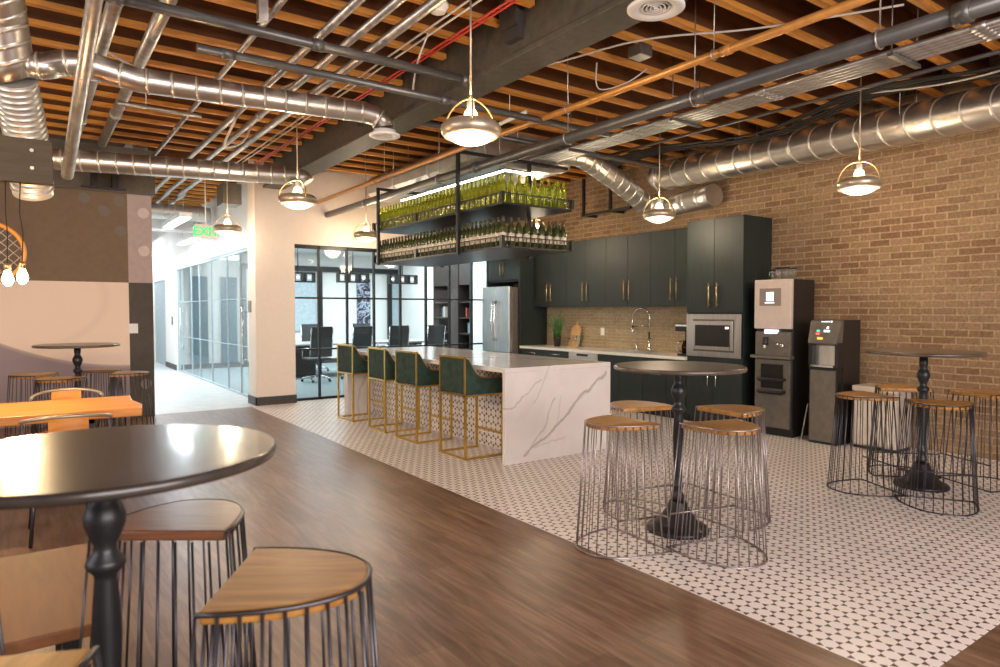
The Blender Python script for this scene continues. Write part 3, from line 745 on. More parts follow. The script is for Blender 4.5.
# faucet
fa = thing('kitchen_faucet', 'tall spring-neck kitchen faucet behind the sink', 'faucet', (7.53, 6.76, .84))
MB().lathe([(.026, .0), (.026, .05), (.018, .06), (.016, .28)], (7.53, 6.76, .84), 20).build('base', 'chrome', fa)
pts = [(7.53, 6.76, 1.12), (7.53, 6.76, 1.32)]+[(7.53-.0, 6.93-.17*math.cos(a), 1.34+.14*math.sin(a)) for a in [PI*k/12 for k in range(13)]]+[(7.53, 7.10, 1.27), (7.53, 7.095, 1.22)]
MB().tube(pts, .010, 10).build('spring_neck', 'chrome', fa)
MB().lathe([(.014, 0), (.02, .02), (.016, .13)], (7.53, 7.095, 1.09), 14).build('spray_head', 'chrome', fa)
MB().tube([(7.53, 6.76, 1.20), (7.53, 6.9, 1.22), (7.53, 7.09, 1.20)], .007, 8).build('support_arm', 'chrome', fa)
MB().tube([(7.53, 6.76, 1.0), (7.49, 6.70, 1.03)], .007, 8).build('lever', 'chrome', fa)
tag(MB().lathe([(.018, 0), (.018, .07), (.008, .08), (.008, .11)], (7.54, 7.02, .84), 14).tube([(7.54, 7.02, .945), (7.50, 7.02, .945)], .006, 6).build('soap_dispenser', 'chrome'), 'small chrome soap dispenser beside the faucet', 'dispenser')
ol = thing('wall_outlet', 'white wall outlet on the brick backsplash', 'outlet', (WX-.015, 7.80, 1.05))
MB().box(WX-.02, 7.76, 1.05, WX-.0125, 7.84, 1.17).build('cover_plate', 'plastic_white', ol, .002)
for z in (1.075, 1.125): MB().box(WX-.023, 7.78, z, WX-.0205, 7.82, z+.025).build('socket', 'lamp_white', ol)
# coffee maker
cm = thing('coffee_maker', 'black drip coffee maker with glass carafe beside the microwave', 'coffee maker', (7.25, 5.93, .84))
MB().box(7.14, 5.82, .841, 7.38, 6.02, .87).box(7.30, 5.82, .87, 7.38, 6.02, 1.17).build('body', 'plastic_black', cm, .006)
MB().box(7.12, 5.80, 1.17, 7.39, 6.04, 1.27).build('brew_head', 'plastic_black', cm, .01)
MB().box(7.115, 5.81, 1.235, 7.1195, 6.03, 1.26).build('trim', 'chrome', cm)
MB().lathe([(.05, 0), (.065, .02), (.068, .09), (.05, .15), (.045, .18)], (7.215, 5.92, .872), 20).build('carafe', 'carafe_glass', cm)
MB().lathe([(.045, 0), (.06, .018), (.062, .07)], (7.215, 5.92, .876), 20).build('coffee', 'plastic_black', cm)
MB().tube([(7.165, 5.96, 1.03), (7.12, 6.0, 1.02), (7.12, 6.0, .92), (7.16, 5.97, .90)], .008, 8).build('carafe_handle', 'chrome', cm)
for o_ in [cm]: o_.location.y -= .10
# plant, boards, glassware
pl = thing('potted_grass', 'tall green grass plant in a black pot on the worktop', 'plant', (7.36, 8.66, .84))
MB().lathe([(.05, 0), (.07, .15), (.075, .16), (.06, .16)], (7.36, 8.66, .84), 20).build('pot', 'pot_black', pl)
lf = MB()
for k in range(90):
    a = random.uniform(0, 2*PI); l_ = random.uniform(.25, .50); s_ = random.uniform(.02, .20); bx, by = 7.36+.05*random.uniform(-1, 1), 8.66+.05*random.uniform(-1, 1)
    P = [Vector((bx+s_*math.cos(a)*q*q, by+s_*math.sin(a)*q*q, .99+l_*q)) for q in (0, .35, .7, 1)]
    lf.tube(P, .004, 3, rad=[.004, .0045, .003, .0006])
o = lf.build('grass_blades', 'leaf', pl); o['kind'] = 'stuff'
cb_ = thing('cutting_board', 'wooden paddle cutting board leaning on the backsplash', 'cutting board', (7.5, 8.40, .84))
bp = []
for (u, v_) in ((-.11, 0), (.11, 0), (.12, .05), (.12, .30), (.09, .35), (.03, .37), (.025, .44), (-.025, .44), (-.03, .37), (-.09, .35), (-.12, .30), (-.12, .05)): bp.append((u, v_))
mbb = MB()
n = len(bp); mbb.v = [(7.47+v_*.22, 8.38+u, .842+v_*.97) for u, v_ in bp]+[(7.488+v_*.22, 8.38+u, .842+v_*.97) for u, v_ in bp]
for k in range(n): mbb.face([k, (k+1) % n, n+(k+1) % n, n+k])
mbb.face(list(range(n))); mbb.face(list(range(n, 2*n))); mbb.build('board', 'cutting_wood', cb_)
gr = thing('glass_rack', 'small wire rack of clear stemware beside the cutting board', 'glassware', (7.33, 8.12, .84))
gm = MB()
for k, (x, y) in enumerate(((7.28, 8.06), (7.33, 8.16), (7.38, 8.07), (7.30, 8.24))):
    gm2 = MB().lathe([(.03, 0), (.004, .006), (.004, .08), (.03, .11), (.036, .15), (.030, .20)], (x, y, .842), 16, True, False); gm2.build('wine_glass', 'clear_glass', gr)
MB().tube([(7.24, 8.0, .99), (7.42, 8.0, .99), (7.42, 8.28, .99), (7.24, 8.28, .99)], .004, 6, closed=True).tube([(7.33, 8.14, .842), (7.33, 8.14, 1.08)], .005, 6).build('rack_wire', 'chrome', gr)

# fridge and surround
fs = thing('fridge_surround', 'dark cabinet surround enclosing the refrigerator', 'cabinet', (7.3, 9.7, 0))
MB().box(6.98, 9.205, 0, WX-.022, 9.245, 2.44).box(6.98, 10.20, 0, WX-.022, 10.24, 2.44).box(7.0, 9.245, 2.40, WX-.022, 10.20, 2.44).box(7.02, 9.245, 1.96, WX-.022, 10.20, 2.0).build('side_panel', 'cabinet_green', fs)
door(fs, 6.985, 9.25, 9.725, 1.99, 2.40, 9.675, (2.05, 2.32)); door(fs, 6.985, 9.725, 10.195, 1.99, 2.40, 9.775, (2.05, 2.32))
fg = thing('refrigerator', 'stainless french-door refrigerator at the far end of the kitchen', 'refrigerator', (7.1, 9.77, 0))
MB().box(6.86, 9.27, .03, 7.55, 10.09, 1.85).build('body', 'machine_grey', fg, .004)
for a, b, hy in ((9.27, 9.678, 9.635), (9.682, 10.09, 9.725)):
    d = MB().box(6.79, a, .72, 6.858, b, 1.87).build('door', 'stainless', fg, .008)
    MB().tube([(6.78, hy, .92), (6.745, hy, 1.0), (6.725, hy, 1.25), (6.745, hy, 1.52), (6.78, hy, 1.62)], .014, 10).build('handle', 'chrome', d)
d = MB().box(6.79, 9.27, .06, 6.858, 10.09, .71).build('freezer_drawer', 'stainless', fg, .008)
MB().tube([(6.78, 9.34, .60), (6.74, 9.38, .60), (6.74, 9.98, .60), (6.78, 10.02, .60)], .014, 10).build('handle', 'chrome', d)

# ================================================================== DRINK MACHINES
m1 = thing('coffee_machine', 'tall beverage dispenser with pale lit upper panel and cup shelves', 'drinks machine', (7.3, 4.42, 0))
MB().box(7.03, 4.19, .08, 7.46, 4.65, 1.80).build('body', 'plastic_black', m1, .006)
MB().box(7.06, 4.20, 0, 7.44, 4.64, .08).build('plinth', 'plastic_black', m1)
MB().box(6.975, 4.19, 1.235, 7.029, 4.65, 1.80).build('upper_panel', 'machine_pink', m1, .008)
s_ = MB().box(6.968, 4.31, 1.50, 6.9745, 4.58, 1.70).build('screen', 'screen_dim', m1, .003)
MB().box(6.964, 4.40, 1.555, 6.9675, 4.49, 1.655).build('screen_icon', 'screen_glow', s_)
MB().box(6.964, 4.39, 1.53, 6.9675, 4.51, 1.538).build('screen_text', 'screen_glow', s_)
MB().box(6.99, 4.20, .93, 7.029, 4.64, 1.20).build('dispense_panel', 'machine_grey', m1, .004)
MB().box(6.98, 4.36, 1.18, 7.02, 4.52, 1.225).build('light_strip', 'icon_white', m1)
MB().lathe([(.030, 0), (.032, .02), (.028, .09)], (6.975, 4.50, 1.05), 16).build('spout', 'plastic_black', m1)
MB().lathe([(.012, 0), (.012, .04)], (6.96, 4.50, 1.01), 12).build('nozzle', 'plastic_white', m1)
MB().tube([(6.985, 4.36, 1.07), (6.94, 4.33, 1.06), (6.94, 4.25, 1.05)], .012, 10).sphere((6.94, 4.27, 1.045), .02).build('tap', 'chrome', m1)
MB().box(6.93, 4.17, .895, 7.03, 4.67, .93).build('drip_tray', 'machine_grey', m1, .006)
MB().box(6.99, 4.20, .10, 7.029, 4.64, .885).build('lower_door', 'machine_grey', m1, .004)
MB().box(6.982, 4.28, .55, 6.9895, 4.56, .83).build('shelf_recess', 'plastic_black', m1, .003)
for z in (.66, .52): MB().tube([(6.99, 4.58, z), (6.93, 4.56, z), (6.915, 4.42, z), (6.93, 4.28, z), (6.99, 4.26, z)], .016, 8).box(6.93, 4.28, z-.03, 6.98, 4.56, z-.012).build('cup_shelf', 'black_metal', m1)
for k, (y, h_) in enumerate(((4.60, .13), (4.51, .15), (4.42, .15), (4.33, .14))):
    c_ = thing('glass_canister', ('clear glass canister with dark lid on top of the dispenser, ' + ['leftmost', 'second from the left', 'third from the left', 'rightmost'][k]), 'canister', (7.25, y, 1.80), 'canisters on the drinks machine')
    MB().lathe([(.035, 0), (.037, .01), (.037, h_-.02)], (7.25, y, 1.801), 16, True, False).build('jar', 'clear_glass', c_)
    MB().lathe([(.038, h_-.018), (.038, h_)], (7.25, y, 1.801), 16).build('lid', 'plastic_black', c_)
m2 = thing('water_dispenser', 'black water dispenser with tilted control face and drip alcove', 'water dispenser', (7.3, 3.83, 0))
body = MB(); body.box(7.10, 3.66, 0, 7.46, 3.99, 1.345).box(7.0, 3.67, .0, 7.10, 3.98, .83).build('body', 'plastic_black', m2, .006)
MB().box(6.992, 3.685, .03, 6.9995, 3.965, .80).build('front_door', 'machine_grey', m2, .003)
MB().box(7.085, 3.70, .84, 7.0995, 3.95, 1.09).build('alcove_back', 'stainless', m2)
MB().box(7.0, 3.66, .83, 7.10, 3.70, 1.10).build('alcove_side', 'plastic_black', m2); MB().box(7.0, 3.95, .83, 7.10, 3.99, 1.10).build('alcove_side', 'plastic_black', m2)
MB().box(6.97, 3.70, .835, 7.08, 3.95, .86).build('drip_tray', 'chrome', m2, .004)
fp = MB(); fp.v = [(6.96, 3.67, 1.09), (6.96, 3.98, 1.09), (7.10, 3.98, 1.06), (7.10, 3.67, 1.06), (7.04, 3.655, 1.335), (7.04, 3.995, 1.335), (7.10, 3.995, 1.345), (7.10, 3.655, 1.345)]
for q in ((0, 1, 5, 4), (1, 2, 6, 5), (2, 3, 7, 6), (3, 0, 4, 7), (4, 5, 6, 7), (3, 2, 1, 0)): fp.face(list(q))
fpo = fp.build('control_face', 'machine_grey', m2, .008)
def icon(y, z, w_, h_, m_, par, name='icon'):
    x = 6.96+(z-1.09)/(1.335-1.09)*.08-.004
    mb = MB(); s2 = .08/.245; mb.v = [(x-.002, y-w_/2, z-h_/2-0), (x-.002, y+w_/2, z-h_/2), (x-.002+s2*h_, y+w_/2, z+h_/2), (x-.002+s2*h_, y-w_/2, z+h_/2)]
    mb.v = [(a-s2*h_/2, b, c) for a, b, c in mb.v]; mb.v += [(a+.003, b, c) for a, b, c in mb.v]
    for q in ((0, 1, 2, 3), (7, 6, 5, 4), (0, 4, 5, 1), (1, 5, 6, 2), (2, 6, 7, 3), (3, 7, 4, 0)): mb.face(list(q))
    mb.build(name, m_, par)
icon(3.885, 1.225, .035, .022, 'icon_blue', fpo); icon(3.885, 1.195, .04, .018, 'icon_red', fpo); icon(3.79, 1.225, .06, .022, 'icon_white', fpo)
icon(3.785, 1.26, .022, .026, 'icon_white', fpo); icon(3.85, 1.145, .06, .022, 'icon_yellow', fpo)
for k, w_ in enumerate((.014, .022, .022, .018, .014)): icon(3.86-k*.026, 1.325, w_, .010 if k != 4 else .018, 'icon_white', fpo, 'logo_letter')
tag(MB().obox((7.1, 4.08, .20), (.02, .012, .42), 0, R(10)).build('metal_strip', 'steel_pipe'), 'thin metal strip leaning between the two drinks machines', 'strip')
tb = thing('waste_bin', 'brushed steel waste bin against the brick wall', 'bin', (7.3, 3.35, 0))
MB().box(7.12, 3.12, .03, 7.46, 3.56, .60).build('body', 'bin_steel', tb, .02)
MB().box(7.13, 3.13, 0, 7.45, 3.55, .03).build('base', 'plastic_black', tb)
MB().box(7.11, 3.11, .60, 7.47, 3.57, .66).build('lid', 'machine_pink', tb, .01)
MB().box(7.05, 3.28, .02, 7.12, 3.42, .045).build('pedal', 'plastic_black', tb, .004)
wo = thing('wall_outlet', 'steel outlet box low on the brick wall at the right edge', 'outlet', (7.58, 2.1, .5))
MB().box(7.56, 2.02, .50, 7.599, 2.22, .58).build('cover_plate', 'chrome', wo, .003)

# ================================================================== HANGING WINE SHELF
SX0, SX1, SY0, SY1 = 3.93, 4.86, 5.48, 8.50
ws = thing('hanging_wine_shelf', 'black steel two-tier wine shelf hung over the island', 'shelf', (4.4, 7, 2.08))
for zb, nm in ((2.08, 'lower_tray'), (2.52, 'upper_tray')):
    MB().box(SX0, SY0, zb, SX1, SY1, zb+.022).build('tray', 'black_metal', ws, .002)
    rl = MB(); q = .006; zt = zb+.115
    for (a, b, c, d) in ((SX0, SY0, SX0, SY1), (SX1, SY0, SX1, SY1), (SX0, SY0, SX1, SY0), (SX0, SY1, SX1, SY1)): rl.box(a-q, b-q, zt-.005, c+q, d+q, zt+.005)
    MB.box(rl, SX0-.02, SY0-.02, zb+.022, SX0+.02, SY0+.02, zt+.01); rl.box(SX1-.02, SY0-.02, zb+.022, SX1+.02, SY0+.02, zt+.01); rl.box(SX0-.02, SY1-.02, zb+.022, SX0+.02, SY1+.02, zt+.01)
    for yy in (7.3,): rl.box(SX0-.015, yy-.03, zb+.022, SX0+.012, yy+.03, zt+.01)
    for k in range(1, 30): rl.box(SX0-.004, SY0+k*.1-.003, zb+.022, SX0+.004, SY0+k*.1+.003, zt)
    for k in range(1, 9): rl.box(SX0+k*.103-.003, SY0-.004, zb+.022, SX0+k*.103+.003, SY0+.004, zt)
    rl.build('guard_rail', 'black_metal', ws)
for (x, y) in ((SX0-.03, 6.27), (SX0-.03, 8.30), (SX1+.03, 6.27), (SX1+.03, 8.30)):
    MB().box(x-.018, y-.018, 2.06, x+.018, y+.018, 3.17 if y < 7 else 3.06).build('hanging_post', 'black_metal', ws)
for y in (6.27, 8.30):
    zc = 3.17 if y < 7 else 3.06; MB().box(SX0-.05, y-.02, zc, SX1+(.62 if y < 7 else .05), y+.02, zc+.035).build('crossbar', 'black_metal', ws)
    for x in ((SX0+.22, SX1-.14) if y < 7 else (SX0+.2,)): MB().tube([(x, y, zc+.035), (x, y, 3.87)], .005, 6).build('hanger_rod', 'steel_pipe', ws)
def bottle(dark):
    mb = MB(); mb.cur = 0
    mb.lathe([(.034, 0), (.037, .006), (.037, .185), (.034, .205), (.018, .235), (.0145, .25), (.0145, .262)], (0, 0, 0), 12, True, False)
    mb.cur = 1; mb.lathe([(.0152, .262), (.0152, .298), (.013, .302)], (0, 0, 0), 12, False, True)
    mats = ['bottle_dark' if dark else 'bottle_glass', 'bottle_foil' if dark else 'bottle_glass']
    if dark:
        mb.cur = 2; mb.lathe([(.0374, .055), (.0374, .135)], (0, 0, 0), 12, False, False); mats.append('bottle_label')
    return mb.build('wine_bottle', mats)
def fill(zb, dark):
    p = bottle(dark); first = True
    col = 'dark labelled wine bottle' if dark else 'clear green wine bottle'; sh = 'lower' if dark else 'upper'
    ny = 36; nx = 9
    rows = []
    for k in range(ny): rows.append((SX0+.06, SY0+.07+k*(SY1-SY0-.14)/(ny-1), 'stool'))
    for k in range(1, nx): rows.append((SX0+.06+k*(SX1-SX0-.12)/(nx-1), SY0+.07, 'end'))
    for k in range(1, ny): rows.append((SX1-.06, SY0+.07+k*(SY1-SY0-.14)/(ny-1), 'kitchen'))
    for k in range(1, nx-1): rows.append((SX0+.06+k*(SX1-SX0-.12)/(nx-1), SY1-.07, 'far'))
    for x, y, rw in rows:
        o = p if first else p.copy()
        if not first: COL.objects.link(o)
        first = False
        o.location = (x+random.uniform(-.002, .002), y+random.uniform(-.002, .002), zb+.0225); o.rotation_euler = (0, 0, random.uniform(0, 6))
        t_ = {'stool': 'in the stool-side row', 'end': 'in the short near-end row', 'kitchen': 'in the cabinet-side row', 'far': 'in the short far-end row'}[rw]
        tag(o, '%s %s, %s hanging shelf' % (col, t_, sh), 'bottle', '%s shelf bottles, %s row' % (sh, rw))
fill(2.08, True); fill(2.52, False)
ls = thing('led_strip_light', 'bright linear light strip above the upper wine shelf', 'light strip', (4.4, 7, 2.93))
MB().box(4.19, 5.79, 2.93, 4.205, 8.2, 2.942).build('long_strip', 'led_glow', ls); MB().box(4.205, 5.79, 2.93, 4.60, 5.805, 2.942).build('short_strip', 'led_glow', ls)
MB().box(4.18, 5.78, 2.942, 4.215, 8.21, 2.96).box(4.215, 5.78, 2.942, 4.61, 5.815, 2.96).build('channel', 'chrome', ls)
for y in (5.9, 8.0): MB().tube([(4.197, y, 2.96), (4.197, y, 3.87)], .003, 5).build('hanger', 'steel_pipe', ls)

# ================================================================== PENDANTS
def pendant():
    r = thing('pendant_lamp', 'x', 'pendant lamp', (0, 0, 0), 'brass saucer pendant lamps')
    MB().lathe([(.160, .0), (.175, -.006), (.192, .012), (.200, .040), (.196, .066), (.17, .092), (.12, .106), (.06, .112), (.05, .108), (.11, .098), (.16, .082), (.182, .060), (.186, .040), (.178, .018), (.160, .004)], (0, 0, 0), 40, closedprof=True).build('shade_ring', 'antique_brass', r)
    MB().lathe([(.159, .006), (.135, -.022), (.09, -.042), (.045, -.052), (.004, -.055)], (0, 0, 0), 32, capb=False).build('diffuser', 'diffuser_glow', r)
    MB().lathe([(.034, .112), (.034, .15), (.026, .17), (.026, .22), (.018, .235)], (0, 0, 0), 20).build('lamp_holder', 'lamp_white', r)
    for a in (0, 2*PI/3, 4*PI/3):
        pts = [(.198*math.cos(t_)*math.cos(a), .198*math.cos(t_)*math.sin(a), .05+.20*math.sin(t_)) for t_ in [PI/2*k/10 for k in range(11)]]
        MB().tube(pts, .0065, 8).build('arm', 'brass', r)
    MB().sphere((0, 0, .25), .016).tube([(0, 0, .25), (0, 0, 1.26)], .007, 8).build('stem', 'antique_brass', r)
    MB().lathe([(.06, 1.26), (.06, 1.279)], (0, 0, 0), 20).build('canopy', 'antique_brass', r)
    MB().sphere((0, 0, .135), .045, 14, 8, 1.1).build('bulb', 'bulb_glow', r)
    cache(r); return r
pp = pendant(); pp.location = (2.42, 3.73, 2.59); pp['label'] = 'largest pendant lamp in view, hanging near the top centre'
PN = [(2.41, 7.13, 'pendant lamp hanging in front of the white column'), (2.43, 10.25, 'pendant lamp at the corridor mouth beside the exit sign'), (4.42, 9.85, 'pendant lamp behind the far end of the wine shelf'),
      (6.42, 5.62, 'pendant lamp in front of the tall cabinet and diagonal duct'), (6.42, 3.19, 'pendant lamp hanging at the right before bare brick'), (6.42, 8.05, 'pendant lamp seen through the bottles of the lower shelf')]
for x, y, l_ in PN: dup(pp, (x, y, 2.59), random.uniform(0, 1), l_)
for x, y in [(2.42, 3.73)]+[(a, b) for a, b, _ in PN]:
    point('pendant_and_fill_down', (x, y, 2.50), 42, WARMW, .14)
    point('pendant_light_up', (x, y, 2.80), 12, WARM, .06)

for x, y in ((-1.6, 7.6), (-1.6, 4.2)): point('pendant_and_fill_down', (x, y, 2.50), 60, WARMW, .14)  # added fill lamps out of view, no fittings, to warm the mural wall
# ================================================================== CEILING SERVICES
def pipe(name, pts, r, m_, label, cat='pipe', n=12, collars=(), hang=()):
    mb = MB().tube(pts, r, n)
    for c in collars:
        a, b = Vector(pts[0]), Vector(pts[-1]); p = a.lerp(b, c); d = (b-a).normalized()*.04
        mb.tube([p-d, p+d], r*1.25, n)
    o = mb.build(name, m_); tag(o, label, cat)
    return o
pipe('sprinkler_pipe', [(3.85, -.5, 3.18), (3.85, 10.5, 3.18)], .028, 'orange_pipe', 'copper-orange pipe crossing overhead toward the far wall', collars=(.3, .55, .8))
pipe('drain_pipe', [(4.03, -.5, 3.0), (4.03, 10.5, 3.0)], .048, 'dark_pipe', 'thick dark grey pipe running over the wine shelf', collars=(.18, .33, .6))
for y in (1.9, 3.2, 4.6, 6.9, 9.0):
    tag(MB().tube(arc((4.03, y, 3.0), .055, 0, 2*PI, 16, 'xz'), .006, 5).tube([(4.03, y, 3.055), (4.03, y, 3.88)], .005, 6).build('pipe_hanger', 'steel_pipe'), 'threaded rod clevis hanger holding the thick dark pipe', 'hanger', 'hangers of the dark pipe')
for y in (2.9, 4.4, 6.0, 8.0):
    tag(MB().tube(arc((3.85, y, 3.18), .035, 0, 2*PI, 16, 'xz'), .005, 5).tube([(3.85, y, 3.215), (3.85, y, 3.88)], .004, 6).build('pipe_hanger', 'steel_pipe'), 'threaded rod clevis hanger holding the orange pipe', 'hanger', 'hangers of the orange pipe')
for k, (x, z, l_) in enumerate(((4.94, 3.235, 'nearest the dark pipe'), (5.0, 3.235, 'second from the dark pipe'), (5.06, 3.235, 'third from the dark pipe'), (5.12, 3.235, 'fourth from the dark pipe'), (5.19, 3.235, 'fifth and last'))):
    pipe('conduit', [(x, .2, z), (x, 6.30, z)], .022, 'steel_pipe', 'galvanised conduit in the parallel rack right of centre, ' + l_, 'conduit', 8, collars=(.25, .5, .75))
for y in (2.2, 4.1, 5.5):
    tag(MB().box(4.86, y, 3.185, 5.28, y+.04, 3.21).tube([(4.88, y+.02, 3.2), (4.88, y+.02, 3.88)], .005, 6).tube([(5.26, y+.02, 3.2), (5.26, y+.02, 3.88)], .005, 6).build('conduit_trapeze', 'dark_pipe'), 'strut trapeze hanger under the parallel conduits', 'hanger', 'trapeze hangers of the conduit rack')
for k, (x, z, r_) in enumerate(((5.5, 3.45, .014), (5.9, 3.5, .012), (6.1, 3.42, .018), (5.2, 3.40, .010))):
    pipe('thin_conduit', [(x, .5, z), (x, 6.25, z)], r_, 'dark_pipe', 'thin dark conduit high between the joists and brick wall, %s' % ['first from the rack', 'third from the rack', 'closest to the wall duct', 'beside the rack'][k], 'conduit', 8)
# left overhead conduits (run away from the camera)
LP = [(.50, -.3, 5.2, 3.30, .036, 'fat pale conduit crossing in front of the silver duct at far left', .2), (.52, 3.5, 10.0, 3.46, .05, 'grey pipe left of the sprinkler elbow', .5), (.80, 3.5, 9.4, 3.46, .05, 'grey pipe just right of the left pair', .5),
      (1.40, 2.5, 10.0, 3.45, .022, 'thin bright conduit at upper left, leftmost of four diagonals', .4), (1.77, 2.5, 12.5, 3.42, .030, 'bright conduit at upper left, second of four diagonals', .4),
      (1.98, 2.5, 12.5, 3.42, .030, 'bright conduit at upper left, third of four diagonals', .45), (2.18, 2.0, 12.5, 3.42, .036, 'thick bright conduit at upper left, nearest the grey beam', .4)]
for x, a, b, z, r_, l_, c in LP[1:]: pipe('conduit', [(x, a, z), (x, b, z)], r_, 'steel_pipe', l_, 'conduit', 10, collars=(c, .75))
pipe('conduit', [(.37, 4.1, 3.42), (.355, 4.4, 3.2), (.28, 6.0, 2.46)], .042, 'steel_pipe', LP[0][5], 'conduit', 12)
for k, (x, z) in enumerate(((2.44, 3.50), (2.50, 3.50))): pipe('cable', [(x, 2, z), (x, 10.1, z)], .008, 'white_cable', 'pale straight cable near the beam, %s of two' % ['left', 'right'][k], 'cable', 6)
for k, (x, z) in enumerate(((2.66, 3.50), (2.71, 3.51))): pipe('cable', [(x, 2, z), (x, 10.1, z)], .009, 'red_cable', 'red straight cable beside the big beam, %s of two' % ['left', 'right'][k], 'cable', 6)
# black pipes across (parallel to the joists)
pipe('sprinkler_pipe', [(.42, 4.55, 3.28), (2.95, 4.55, 3.28)], .034, 'dark_pipe', 'upper black pipe crossing left of the grey beam', collars=(.02, .5, .98))
pipe('sprinkler_pipe', [(.95, 4.75, 3.16), (2.96, 4.75, 3.16), (4.7, 4.75, 3.16)], .028, 'dark_pipe', 'lower black pipe crossing under the grey beam', collars=(.05, .5))
pipe('sprinkler_pipe', [(.42, 4.55, 3.28), (.40, 4.30, 3.30), (.40, 2.6, 3.30)], .036, 'dark_pipe', 'black pipe elbow at the upper left corner')
pipe('sprinkler_pipe', [(3.3, 6.0, 3.34), (6.9, 6.0, 3.34)], .03, 'dark_pipe', 'black cross pipe just before the wine shelf duct')
tag(MB().box(1.28, 4.50, 3.34, 1.34, 4.56, 3.87).build('strut_hanger', 'steel_pipe'), 'flat pale strut hanging by the upper black pipe', 'hanger')
def duct(name, pts, r, label, step, m_='galvanised', tilt=.25, capends=True, fl=None, seam_mat=None, th=.004):
    d = thing(name, label, 'duct', tuple(Vector(pts[0])-Vector((0, 0, r))))
    P, rd = ridged(pts, r, step, th); MB().tube(P, r, 28, rad=rd, tilt=tilt, seam=True).build('duct_body', [m_, 'seam_metal'], d); return d
# duct 1 and 2: silver, crossing at upper left
d1 = duct('spiral_duct', [(.03, 5.60, 3.11), (.14, 5.6, 3.12), (.26, 5.6, 3.17), (.38, 5.6, 3.19), (.52, 5.6, 3.17), (.72, 5.6, 3.14), (1.0, 5.6, 3.15), (2.48, 5.6, 3.21), (2.60, 5.6, 3.20), (2.68, 5.6, 3.15), (2.70, 5.6, 3.09)], .088, 'silver spiral duct crossing at upper left to a round vent', .17)
d2 = duct('spiral_duct', [(.28, 8.6, 3.06), (2.88, 8.6, 3.18), (2.98, 8.6, 3.16), (3.02, 8.6, 3.10)], .115, 'silver spiral duct crossing before the mural soffit to the column', .17)
def diffuser(c, r, label):
    d = thing('ceiling_vent', label, 'vent', c, 'round ceiling vents')
    MB().lathe([(r, 0), (r, .012), (r*.72, .03), (r*.72, .05), (r*.5, .05), (r*.5, .012), (r*.66, -.004), (r*.9, -.008)], c, 40, closedprof=True).build('rim', 'plastic_white', d)
    for q in (.50, .36, .22): MB().lathe([(r*q, .0), (r*(q-.05), .018), (r*(q-.10), .022), (r*(q-.05), .004)], c, 32, closedprof=True).build('louvre_ring', 'plastic_white', d)
    MB().lathe([(r*.08, -.002), (r*.08, .02)], c, 12).box(c[0]-r*.66, c[1]-.006, c[2]+.008, c[0]+r*.66, c[1]+.006, c[2]+.014).build('hub', 'plastic_white', d)
    MB().lathe([(r*.70, .05), (r*.70, .052)], c, 24).build('duct_opening', 'plastic_black', d)
    return d
diffuser((2.70, 5.6, 3.03), .14, 'round white vent at the end of the crossing silver duct')
diffuser((3.11, 2.76, 3.245), .17, 'large round white vent at the top beside the grey beam')
sd = thing('smoke_detector', 'round white smoke detector at the top centre', 'smoke detector', (2.33, 3.94, 3.5))
MB().lathe([(.03, -.045), (.05, -.04), (.058, -.02), (.07, 0), (.07, .02)], (2.32, 3.98, 3.50), 28).build('housing', 'plastic_white', sd); MB().box(2.29, 3.95, 3.52, 2.35, 4.01, 3.60).build('mount', 'plastic_white', sd)
# left big duct then flexible duct
d4 = duct('spiral_duct', [(-.16, 4.9, 3.86), (-.12, 5.2, 3.66), (-.07, 5.5, 3.34), (-.03, 5.66, 3.02)], .13, 'wide silver duct at the upper left corner', .10, tilt=.35)
fx = thing('flexible_duct', 'ribbed flexible duct dropping behind the timber light bar', 'duct', (0, 5.5, 2.4))
fpts = [Vector((-.03, 5.66, 3.02)), Vector((0, 5.80, 2.88)), Vector((.03, 5.95, 2.72)), Vector((.055, 6.10, 2.48)), Vector((.07, 6.2, 2.33))]
P_, rd_ = ridged(fpts, .13, .045, .009); MB().tube(P_, .13, 24, rad=rd_).build('duct_body', 'flex_duct', fx)
# duct along the brick wall
d3 = duct('spiral_duct', [(7.18, -.5, 3.29), (7.18, 6.25, 3.29)], .19, 'large silver spiral duct running along the brick wall', .24, tilt=.45, th=.005)
MB().tube([(7.18, 6.24, 3.29), (7.18, 6.30, 3.29)], .205, 28).build('end_cap', 'galvanised', d3)
for y in (1.4, 3.1, 4.9): MB().tube([(7.0, y, 3.36), (7.0, y, 3.88)], .004, 5).tube([(7.36, y, 3.36), (7.36, y, 3.88)], .004, 5).build('hanger_rod', 'steel_pipe', d3)
# big rectangular/oval duct over the wine shelf and its offshoots
bd = thing('supply_duct', 'broad sheet metal duct above the upper wine shelf', 'duct', (4.96, 8.0, 3.12))
pr = []
for k in range(20):
    a = 2*PI*k/20; c_, s2 = math.cos(a), math.sin(a)
    pr.append((4.96+.66*math.copysign(abs(c_)**.55, c_), 3.33+.21*math.copysign(abs(s2)**.6, s2)))
o = MB().prism_y(pr, 6.35, 9.55).build('duct_body', 'galvanised', bd, .004)
for y in (6.75, 7.7, 8.7): MB().prism_y([(4.96+(x-4.96)*1.012, 3.33+(z-3.33)*1.03) for x, z in pr], y, y+.03).build('joint_flange', 'galvanised', bd)
d5 = duct('spiral_duct', [(5.35, 6.32, 3.38), (5.50, 6.27, 3.38), (5.68, 6.27, 3.38), (5.9, 6.30, 3.34), (6.5, 6.36, 3.14), (7.05, 6.42, 2.92), (7.2, 6.36, 2.88), (7.27, 6.2, 2.88)], .135, 'silver duct dropping diagonally to the brick wall', .15, tilt=.2)
d6 = duct('spiral_duct', [(7.28, 6.17, 2.88), (7.32, 5.9, 2.92), (7.34, 5.5, 2.95)], .145, 'short silver duct stub against the brick above the cabinets', .2)
